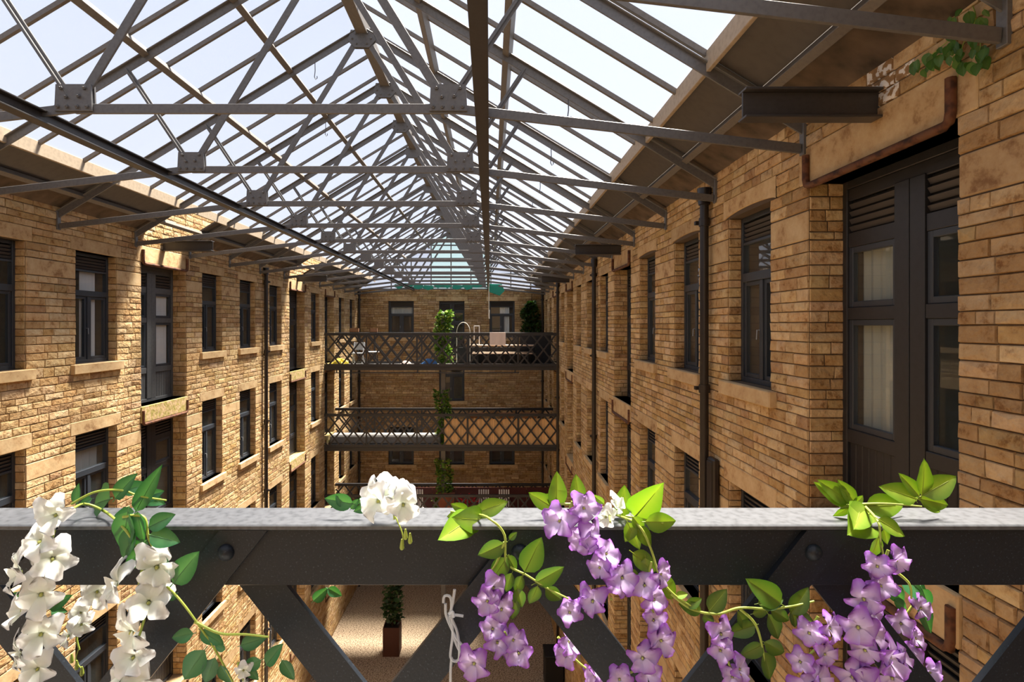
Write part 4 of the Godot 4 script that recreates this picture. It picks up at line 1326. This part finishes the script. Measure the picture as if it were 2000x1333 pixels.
func greenery() -> void:
	# column through the far bridges, clad with ivy
	var z := 20.9
	var x := XM + 0.03
	var t := thing("ivy_column", "slim grey steel column clad in ivy between the far footbridges", "column", "", W(x, -EYE, z))
	var mb := MB.new()
	mb.span(Vector3(-0.08, 0, -0.08), Vector3(0.08, EYE + 0.40, 0.08), 0.004)
	part("post", mb.mesh(), M.steel, t)
	var spots := []
	for q in [[0.50, -1.45, 0.30, 1300], [-2.45, -4.4, 0.27, 900], [-5.0, -7.4, 0.30, 900]]:
		for i in q[3]:
			var a := rng.randf() * TAU
			var rr: float = q[2] * (0.35 + 0.65 * sqrt(rng.randf()))
			var yy: float = lerpf(q[0], q[1], rng.randf())
			spots.append(Vector3(cos(a) * rr + 0.07 * sin(yy * 3.0), EYE + yy, sin(a) * rr * 0.8))
	ivy_cloud(t, "ivy", spots, Vector2(0.08, 0.15), [Color(0.14, 0.28, 0.025), Color(0.07, 0.18, 0.02), Color(0.26, 0.36, 0.05)], M.far_leaf)
	# climber on the end wall
	t = thing("wall_climber", "dark green climber covering the corner of the end wall", "climber", "", W(1.85, -0.6, ZB))
	spots = []
	for i in 1500:
		var yy := rng.randf_range(-0.7, 1.62)
		var ww := 0.36 + 0.10 * sin(yy * 2.3 + 0.5) + 0.06 * sin(yy * 7.0)
		spots.append(Vector3(rng.randf_range(-ww, ww) + 0.05 * sin(yy * 4.0), yy, rng.randf_range(0.03, 0.32)))
	ivy_cloud(t, "foliage", spots, Vector2(0.08, 0.15), [Color(0.03, 0.09, 0.015), Color(0.05, 0.12, 0.02), Color(0.025, 0.06, 0.015)], M.far_leaf)
	var st := MB.new()
	st.tube([Vector3(0, -0.9, 0.06), Vector3(0.05, 0.3, 0.06), Vector3(-0.03, 1.2, 0.06), Vector3(0.04, 2.0, 0.06)], 0.025, 0.01, 6)
	part("stem", st.mesh(), M.bark, t)
	# creeper hanging down the shaded wall under the eaves
	t = thing("creeper", "small creeper hanging from the eaves over the shaded wall", "creeper", "", Vector3.ZERO)
	var zc := 2.82
	for q in [[[1900, 12], [1905, 40], [1880, 90], [1870, 150]], [[1905, 40], [1915, 90], [1905, 140]], [[1880, 60], [1840, 90], [1795, 128]], [[1865, 40], [1850, 50], [1885, 60]]]:
		var pts := []
		for p in q: pts.append([p[0], p[1], 1100.0 * (XR - 0.03) / (p[0] - VX)])
		vine(t, "stem", pts, 0.003, 0.002)
	for i in 64:
		var px := rng.randf_range(1850, 1925)
		var py := rng.randf_range(15, 130)
		if i > 44:
			px = rng.randf_range(1780, 1860); py = 132 - (px - 1780) * 0.5 + rng.randf_range(-15, 15)
		var d := 1100.0 * (XR - rng.randf_range(0.03, 0.12)) / (px - VX)
		var a := P(px, py, d)
		put_leaf(t, leaves_ivy, a, a + Vector3(rng.randf_range(-0.03, 0.03), rng.randf_range(-0.07, -0.03), rng.randf_range(-0.02, 0.02)), Vector3(-1, 0.4, rng.randf_range(0.1, 0.8)))
	# tree in a rusty planter on the courtyard floor
	t = thing("planter", "tall rusty steel planter standing on the gravel", "planter", "", W(-3.5, -EYE, 20.2))
	var pm := MB.new()
	for s in [[-0.29, -0.25, -0.29, 0.29], [0.25, 0.29, -0.29, 0.29], [-0.25, 0.25, -0.29, -0.25], [-0.25, 0.25, 0.25, 0.29]]:
		pm.span(Vector3(s[0], 0, s[2]), Vector3(s[1], 1.02, s[3]), 0.006)
	part("box", pm.mesh(), M.corten, t)
	var so := MB.new()
	so.span(Vector3(-0.25, 0.2, -0.25), Vector3(0.25, 0.95, 0.25))
	part("soil", so.mesh(), M.soil, t)
	t = thing("small_tree", "small leafy tree growing in the rusty planter", "tree", "", W(-3.5, -EYE + 0.95, 20.2))
	var tk := MB.new()
	tk.tube([Vector3(0, 0, 0), Vector3(0.02, 0.4, 0), Vector3(-0.02, 0.9, 0.02), Vector3(0.03, 1.5, 0)], 0.03, 0.012, 7)
	for a in 7:
		var b0 := Vector3(0, 0.35 + a * 0.14, 0)
		tk.tube([b0, b0 + Vector3(cos(a * 2.4) * 0.2, 0.12, sin(a * 2.4) * 0.2), b0 + Vector3(cos(a * 2.4) * 0.34, 0.2, sin(a * 2.4) * 0.34)], 0.01, 0.004, 5)
	part("trunk", tk.mesh(), M.bark, t)
	spots = []
	for i in 380:
		var yy := rng.randf_range(0.15, 1.75)
		var rr := (0.36 - 0.10 * absf(yy - 0.9)) * sqrt(rng.randf())
		var a := rng.randf() * TAU
		spots.append(Vector3(cos(a) * rr, yy, sin(a) * rr))
	ivy_cloud(t, "foliage", spots, Vector2(0.11, 0.2), [Color(0.03, 0.075, 0.03), Color(0.05, 0.11, 0.035), Color(0.12, 0.17, 0.09)], M.far_leaf)


# ---------------------------------------------------------------- things on the far bridges
func on_bridges() -> void:
	var y3 := -0.285 - 1.20       # deck of the top far bridge
	var y2 := -3.19 - 1.20
	var px := func(x: float, z: float) -> float: return (x - VX) / F * z
	# towel over the top rail
	var t := thing("towel", "pale pink towel hung over the lattice parapet", "towel", "", W(0.14, -0.285, 20.17))
	var mb := MB.new()
	var n := 8
	for i in n:
		var a := lerpf(-0.15, 0.42, float(i) / n)
		var b := lerpf(-0.15, 0.42, float(i + 1) / n)
		var za := 0.025 + 0.006 * sin(i * 1.7)
		var zb := 0.025 + 0.006 * sin((i + 1) * 1.7)
		mb.quad(Vector3(a, -0.44, za + 0.01), Vector3(b, -0.44, zb + 0.01), Vector3(b, 0.015, zb), Vector3(a, 0.015, za))
		mb.quad(Vector3(a, 0.015, za), Vector3(b, 0.015, zb), Vector3(b, 0.015, -0.1), Vector3(a, 0.015, -0.1))
		mb.quad(Vector3(a, 0.015, -0.1), Vector3(b, 0.015, -0.1), Vector3(b, -0.38, -0.11), Vector3(a, -0.38, -0.11))
	part("cloth", mb.mesh(), M.towel, t)
	# long table and benches
	t = thing("picnic_table", "wooden plank table standing on the top far footbridge", "table", "", W(0.75, y3, 21.0))
	for i in 3:
		shown(t, "plank", Vector3(-1.5, 0.70, -0.3 + i * 0.2), Vector3(0.9, 0.74, -0.11 + i * 0.2), M.pale_wood)
	for s in [-1.3, 0.7]:
		for w in [-0.22, 0.2]:
			shown(t, "leg", Vector3(s, 0, w), Vector3(s + 0.07, 0.70, w + 0.07), M.black)
	for zz in [0.42, -0.42]:
		t = thing("bench", "plank bench beside the table, towards the %s" % ["towel" if zz > 0 else "end wall"], "bench", "", W(0.75, y3, 21.0 - zz))
		shown(t, "seat", Vector3(-1.4, 0.42, -0.11), Vector3(0.8, 0.46, 0.11), M.pale_wood)
		for s in [-1.25, 0.6]:
			shown(t, "leg", Vector3(s, 0, -0.09), Vector3(s + 0.06, 0.42, 0.09), M.black)
	t = thing("screen_panel", "black cloth screen tied along the rear parapet of the top footbridge", "screen", "", W(0.5, y3, 21.58))
	for i in 6:
		shown(t, "panel", Vector3(-1.75 + i * 0.6, 0.03, -0.02), Vector3(-1.16 + i * 0.6, 0.62 if i < 4 else 1.15, 0.0), M.black)
	# wire arch
	t = thing("wire_arch", "bent pale hoop standing over the rail of the top footbridge", "hoop", "", W(px.call(905.0, 21.2), y3, 21.2))
	var pts := []
	for i in 19:
		var a := PI * i / 18.0
		pts.append(Vector3(cos(a) * 0.25, 1.2 + sin(a) * 0.38, 0))
	pts.push_front(Vector3(0.25, 0, 0)); pts.append(Vector3(-0.25, 0, 0))
	mb = MB.new()
	mb.tube(pts, 0.014, 0.014, 6)
	part("hoop", mb.mesh(), M.cord, t)
	t = thing("photo_frame", "small pale square lantern frame on the table", "lantern", "", W(px.call(931.0, 21.0), y3 + 0.74, 21.0))
	ring(t, "frame", -0.11, 0.11, 0.0, 0.72, 0.03, -0.02, 0.02, M.white)
	# planter boxes along the rear rail
	for q in [[692.0, 0.34, "by the sunlit wall"], [730.0, 0.26, "by the folding chair"], [848.0, 0.26, "by the ivy column"]]:
		var grp := "wooden boxes on the rear rail of the top footbridge"
		t = thing("window_box", "brown wooden box on the top footbridge's rear rail, " + q[2], "box", grp, W(px.call(q[0], 21.65), -0.28, 21.65))
		var h := MB.new()
		var w: float = q[1] * 0.5
		h.span(Vector3(-w, 0.0, -0.08), Vector3(w, 0.015, 0.08))
		for s in [[-w, -w + 0.015, -0.08, 0.08], [w - 0.015, w, -0.08, 0.08], [-w, w, -0.08, -0.065], [-w, w, 0.065, 0.08]]:
			h.span(Vector3(s[0], 0.0, s[2]), Vector3(s[1], 0.15, s[3]))
		part("box", h.mesh(), M.wood, t)
		var so := MB.new()
		so.span(Vector3(-w + 0.016, 0.016, -0.064), Vector3(w - 0.016, 0.12, 0.064))
		part("soil", so.mesh(), M.soil, t)
	# folding chair and small table
	t = thing("folding_chair", "pale grey folding chair on the top far footbridge", "chair", "", W(px.call(700.0, 20.9), y3, 20.9))
	shown(t, "seat", Vector3(-0.2, 0.42, -0.2), Vector3(0.2, 0.45, 0.2), M.grey)
	shown(t, "backrest", Vector3(-0.2, 0.55, -0.22), Vector3(0.2, 0.82, -0.19), M.grey)
	for s in [-0.19, 0.17]:
		var lb := MB.new()
		lb.bar(Vector3(s, 0, 0.2), Vector3(s, 0.84, -0.21), Vector3(1, 0, 0), 0.025, 0.025)
		part("leg", lb.mesh(), M.grey, t)
		var lc := MB.new()
		lc.bar(Vector3(s + 0.02, 0, -0.2), Vector3(s + 0.02, 0.43, 0.18), Vector3(1, 0, 0), 0.025, 0.025)
		part("leg", lc.mesh(), M.grey, t)
	t = thing("side_table", "small wire legged table beside the folding chair", "table", "", W(px.call(729.0, 20.9), y3, 20.9))
	shown(t, "top", Vector3(-0.2, 0.47, -0.2), Vector3(0.2, 0.5, 0.2), M.white)
	for s in [-1, 1]:
		for w in [-1, 1]:
			var lb := MB.new()
			lb.bar(Vector3(s * 0.17, 0, w * 0.17), Vector3(s * 0.1, 0.47, w * 0.1), Vector3(1, 0, 0), 0.025, 0.025)
			part("leg", lb.mesh(), M.black, t)
	# bundles lying on the deck
	for q in [[838.0, 0.28, M.blue, "crumpled blue cloth lying beside the ivy column", "blue_cloth"], [664.0, 0.3, M.yellow, "yellow bag lying at the wall end of the top footbridge", "yellow_bag"], [792.0, 0.2, M.towel, "pale crumpled cloth lying on the top footbridge deck", "pale_cloth"]]:
		t = thing(q[4], q[3], "cloth" if q[2] != M.yellow else "bag", "", W(px.call(q[0], 20.5), y3, 20.5))
		var lump := MB.new()
		var R := func(a: float, b: float) -> Vector3:
			var rr: float = q[1] * (1.0 + 0.22 * sin(a * 3.0 + b * 2.0) + 0.12 * sin(a * 7.0))
			return Vector3(cos(a) * cos(b) * rr, maxf(0.0, sin(b)) * rr * 0.75, sin(a) * cos(b) * rr * 0.6)
		for i in 16:
			for j in 5:
				var a0 := TAU * i / 16.0; var a1 := TAU * (i + 1) / 16.0
				var b0 := PI * 0.5 * j / 5.0; var b1 := PI * 0.5 * (j + 1) / 5.0
				lump.quad(R.call(a1, b0), R.call(a0, b0), R.call(a0, b1), R.call(a1, b1))
		part("body", lump.mesh(), q[2], t)
	# cord from the runner beam
	t = thing("pull_rope", "white cord hanging from the roof beam above the towel", "cord", "", W(-0.04, 1.55, 20.6))
	mb = MB.new()
	mb.tube([Vector3(0, 0, 0), Vector3(0, -0.9, 0), Vector3(0.01, -1.25, 0)], 0.012, 0.012, 6)
	part("cord", mb.mesh(), M.cord, t)
	mb = MB.new()
	mb.tube([Vector3(0.01, -1.0, 0), Vector3(0.0, -1.15, 0), Vector3(0.01, -1.32, 0)], 0.03, 0.022, 8)
	part("toggle", mb.mesh(), M.cord, t)
	# green netting caught under the gable
	t = thing("netting_bag", "green netting bundle hanging under the roof end", "netting", "", W(0.1, 1.62, 23.05))
	var nb := MB.new()
	nb.prism([Vector2(-0.25, 0.05), Vector2(-0.1, -0.28), Vector2(0.3, -0.42), Vector2(0.5, -0.22), Vector2(0.38, 0.05), Vector2(0.1, 0.0)], Vector3.ZERO, Basis(Vector3.UP, 0.2), 0.06)
	part("bundle", nb.mesh(), M.netting, t)
	t = thing("netting_strip", "strip of green netting strung below the gable glazing", "netting", "", W(XM, 2.0, 24.4))
	for i in 9:
		var xa := -2.4 + i * 0.42
		var nm := MB.new()
		nm.prism([Vector2(0, 0.06 * sin(i * 2.0)), Vector2(0.22, -0.10 - 0.04 * sin(i * 3.1)), Vector2(0.46, 0.03 * cos(i * 1.3)), Vector2(0.42, 0.1), Vector2(0.04, 0.12)], Vector3(xa, -0.35 + 0.05 * sin(i * 1.7), 0), Basis(), 0.02)
		part("scrap", nm.mesh(), M.netting, t)
	# split cane screen of the middle bridge, cane by cane
	t = thing("cane_screen", "golden split cane screen tied behind the lattice of the middle footbridge", "screen", "", W(0.0, y2, 20.26))
	var x0: float = px.call(868.0, 20.26)
	var x1 := XR - 0.06
	var shapes := []
	for k in 6:
		var cm := MB.new()
		cm.col = Color(0.80, 0.53, 0.26) * rng.randf_range(0.72, 1.25)
		cm.tube([Vector3(0, 0, 0), Vector3(0, 0.98, 0)], 0.0105, 0.009, 6)
		shapes.append(cm.mesh())
	var xx := x0
	while xx < x1:
		var o := part("cane", shapes[rng.randi() % 6], M.cane, t)
		o.position = Vector3(xx, 0.03 + rng.randf_range(-0.01, 0.01), 0)
		o.scale = Vector3(0.9, rng.randf_range(0.98, 1.03), 0.9)
		xx += 0.0165
	# baskets on the cane screen's rail
	var nth := 0
	for q in [930.0, 990.0, 1035.0]:
		nth += 1
		t = thing("hanging_trough", "rust coloured trough on the cane screen's rail, %s from the ivy" % NTH[nth - 1], "trough", "plant troughs on the middle footbridge rail", W(px.call(q, 20.3), -3.19, 20.3))
		var hb := MB.new()
		hb.prism([Vector2(-0.28, 0.02), Vector2(-0.22, -0.16), Vector2(0.22, -0.16), Vector2(0.28, 0.02)], Vector3(0, -0.02, -0.08), Basis(), 0.09)
		part("trough", hb.mesh(), M.orange, t)
	# long grey duct or bench on the middle bridge
	t = thing("covered_bench", "long grey covered bench on the middle footbridge", "bench", "", W(-3.9, y2, 21.0))
	mb = MB.new()
	mb.span(Vector3(-2.0, 0.0, -0.3), Vector3(2.1, 0.32, 0.3), 0.05)
	part("cover", mb.mesh(), M.deck, t)
	# lowest visible bridge
	var y1 := -6.09 - 1.2
	t = thing("red_screen", "dark red fabric screen behind the lowest footbridge", "screen", "", W(-1.0, y1, 21.5))
	for i in 8:
		shown(t, "panel", Vector3(-3.9 + i * 0.9, 0.05, -0.02), Vector3(-3.01 + i * 0.9, 1.08, 0.0), M.red)
	t = thing("plant_pot", "square terracotta pot on the lowest footbridge below the ivy", "pot", "", W(px.call(872.0, 20.6), y1, 20.6))
	mb = MB.new()
	mb.prism([Vector2(-0.24, 0), Vector2(0.24, 0), Vector2(0.3, 1.1), Vector2(-0.3, 1.1)], Vector3.ZERO, Basis(), 0.2)
	part("pot", mb.mesh(), M.terracotta, t)
	for q in [815.0, 945.0, 985.0, 775.0]:
		t = thing("garden_chair", "white slatted chair on the lowest footbridge, " + {815.0: "next before the terracotta pot", 945.0: "beside the red flowers", 985.0: "second beyond the red flowers", 775.0: "nearer the sunlit wall"}[q], "chair", "white chairs on the lowest footbridge", W(px.call(q, 20.8), y1, 20.8))
		for i in 5: shown(t, "slat", Vector3(-0.2 + i * 0.085, 0.5, -0.2), Vector3(-0.15 + i * 0.085, 1.15, -0.17), M.white)
		shown(t, "seat", Vector3(-0.22, 0.45, -0.2), Vector3(0.22, 0.49, 0.22), M.white)
		for s in [-0.2, 0.17]:
			for w in [-0.19, 0.17]: shown(t, "leg", Vector3(s, 0, w), Vector3(s + 0.03, 0.45, w + 0.03), M.white)
	t = thing("red_flowers", "red flowers in a trough on the lowest footbridge", "flowers", "", W(px.call(914.0, 20.5), y1, 20.5))
	shown(t, "trough", Vector3(-0.4, 0.5, -0.1), Vector3(0.4, 0.75, 0.1), M.terracotta)
	shown(t, "stand", Vector3(-0.3, 0.0, -0.05), Vector3(0.3, 0.5, 0.05), M.black)
	var rf := MB.new()
	for i in 60:
		var p := Vector3(rng.randf_range(-0.4, 0.4), rng.randf_range(0.78, 1.12), rng.randf_range(-0.12, 0.12))
		rf.dome(p, Basis(), 0.035, 0.03, 5, 2)
	part("flower_heads", rf.mesh(), M.red_petal, t)
	# bin on the ground by the shaded wall
	t = thing("bin", "black bin standing at the foot of the shaded wall", "bin", "", W(2.08, -EYE, 18.5))
	shown(t, "body", Vector3(-0.3, 0, -0.35), Vector3(0.3, 1.0, 0.35), M.black, 0.03)
	shown(t, "lid", Vector3(-0.32, 1.0, -0.37), Vector3(0.32, 1.06, 0.37), M.black, 0.02)


func _ready() -> void:
	rng.seed = 20240
	# camera: level, with the lens shifted
	var cam := Camera3D.new()
	cam.name = "camera"
	cam.projection = Camera3D.PROJECTION_FRUSTUM
	cam.near = 0.05
	cam.far = 200.0
	cam.size = 1333.0 / F * cam.near
	cam.frustum_offset = Vector2((1000.0 - VX) / F, -(666.5 - VY) / F) * cam.near
	cam.position = Vector3(0, EYE, 0)
	add_child(cam)
	cam.current = true
	# sky, sun, exposure
	var env := Environment.new()
	env.background_mode = Environment.BG_SKY
	var sm := ProceduralSkyMaterial.new()
	sm.sky_top_color = Color(0.72, 0.78, 0.93)
	sm.sky_horizon_color = Color(0.87, 0.895, 0.96)
	sm.sky_curve = 0.15
	sm.ground_bottom_color = Color(0.4, 0.38, 0.35)
	sm.ground_horizon_color = Color(0.7, 0.7, 0.7)
	sm.sky_energy_multiplier = 0.58
	sm.sun_angle_max = 40.0
	sm.sun_curve = 0.12
	var sky := Sky.new()
	sky.sky_material = sm
	env.sky = sky
	env.tonemap_mode = Environment.TONE_MAPPER_LINEAR
	env.tonemap_exposure = 2.7
	env.sdfgi_enabled = true
	env.ssao_enabled = true
	env.ssil_enabled = true
	var we := WorldEnvironment.new()
	we.environment = env
	add_child(we)
	var sun := DirectionalLight3D.new()
	sun.name = "sun"
	sun.light_color = Color(1.0, 0.965, 0.91)
	sun.light_energy = 3.6
	sun.light_angular_distance = 14.0
	sun.shadow_enabled = true
	var to_sun := Vector3(0.25, 1.0, -0.32).normalized()
	sun.transform = Transform3D(Basis.looking_at(-to_sun, Vector3.FORWARD), Vector3(0, 30, 0))
	add_child(sun)

	make_materials()
	make_plants()
	# setting
	var fl := thing("floor", "pale gravel floor of the courtyard", "floor", "", Vector3.ZERO, "structure")
	shown(fl, "gravel", Vector3(XL - 0.4, -0.2, -ZB - 0.4), Vector3(XR + 0.4, 0.0, -ZN + 0.4), M.gravel, 0.0)
	var TL := Transform3D(Basis(Vector3(0, 0, -1), Vector3(0, 1, 0), Vector3(1, 0, 0)), Vector3(XL, EYE, 0))
	var TR := Transform3D(Basis(Vector3(0, 0, -1), Vector3(0, 1, 0), Vector3(-1, 0, 0)), Vector3(XR, EYE, 0))
	var wl := [[6.33, 7.22], [8.09, 8.98], [11.645, 12.51], [13.4, 14.29], [15.2, 16.07], [18.73, 19.63], [22.18, 23.0], [23.9, 24.8]]
	var dl := [[9.61, 11.04], [16.71, 18.1], [20.27, 21.5]]
	var wr := [[4.88, 5.752], [6.56, 7.435], [8.29, 9.16], [11.6, 12.45], [13.3, 14.17], [15.03, 15.85], [18.4, 19.28], [22.2, 23.0], [23.9, 24.8]]
	var dr := [[2.924, 4.303], [9.72, 11.045], [16.47, 17.8], [20.27, 21.5]]
	side_wall("wall_left", "sunlit honey coloured stone wall with rows of dark windows", TL, wl, dl, STONE, "sunny", 5.2, true)
	side_wall("wall_right", "shaded brown stone wall with the large charcoal door", TR, wr, dr, STONE, "shady", 1.9, false)
	fit_openings(TL, wl, dl, true)
	fit_openings(TR, wr, dr, false)
	end_wall()
	var wf := thing("wall_front", "plain stone wall closing the court behind the viewer", "wall", "", Vector3.ZERO, "structure")
	shown(wf, "masonry", W(XL - 0.4, -EYE, ZN), W(XR + 0.4, 4.3, ZN - 0.3), M.wall_plain, 0.0)
	build_roof()
	build_trusses()
	hoist_beam(-1, 10.25, 1.34, 0.92, "dark hoist beam over the door with white curtains")
	hoist_beam(-1, 17.4, 1.34, 0.92, "dark hoist beam over the farther door of the sunlit wall")
	hoist_beam(1, 3.53, 1.285, 0.86, "large dark hoist beam over the charcoal door")
	hoist_beam(1, 10.45, 1.30, 0.86, "dark hoist beam over the second door of the shaded wall")
	hoist_beam(1, 17.2, 1.30, 0.86, "dark hoist beam over the third door of the shaded wall")
	drainpipe(-1, 14.78, "black drainpipe between windows of the sunlit wall")
	drainpipe(-1, 25.3, "black drainpipe in the corner of sunlit and end walls")
	drainpipe(1, 6.19, "thick black drainpipe between two windows near the charcoal door")
	drainpipe(1, 12.75, "black drainpipe beyond the second hoist door of the shaded wall")
	drainpipe(1, 19.6, "black drainpipe beside the far footbridge on the shaded wall")
	drainpipe(1, 25.3, "black drainpipe in the corner of shaded and end walls")
	far_bridge(-0.285, "dark lattice footbridge carrying the towel and table, topmost of three")
	var top_bridge: Node3D = get_node("footbridge")
	var cd := MB.new()
	cd.tube([W(-5.6, -1.72, 20.2), W(1.05, -1.72, 20.2)], 0.018, 0.018, 6)
	for x in [-5.5, -2.6, 0.9]: cd.span(W(x - 0.02, -1.72, 20.22), W(x + 0.02, -1.60, 20.2))
	part("conduit", cd.mesh(), M.bridge, top_bridge)
	far_bridge(-3.19, "dark lattice footbridge with the cane screen, middle of three")
	far_bridge(-6.09, "dark lattice footbridge with red screen, lowest of three")
	near_bridge()
	var sb := thing("dark_box", "narrow black box against the shaded wall beside the thick drainpipe", "box", "", W(XR, -2.7, 6.0))  # plain black block set where the wall has a dark upright slot
	shown(sb, "body", Vector3(-0.09, 0.0, -0.11), Vector3(-0.016, 1.28, 0.07), M.pipe, 0.02)
	shown(sb, "door", Vector3(-0.1, 0.04, -0.09), Vector3(-0.09, 1.24, 0.05), M.pipe, 0.004)
	greenery()
	on_bridges()
	garlands()
	for k in protos: protos[k].free()
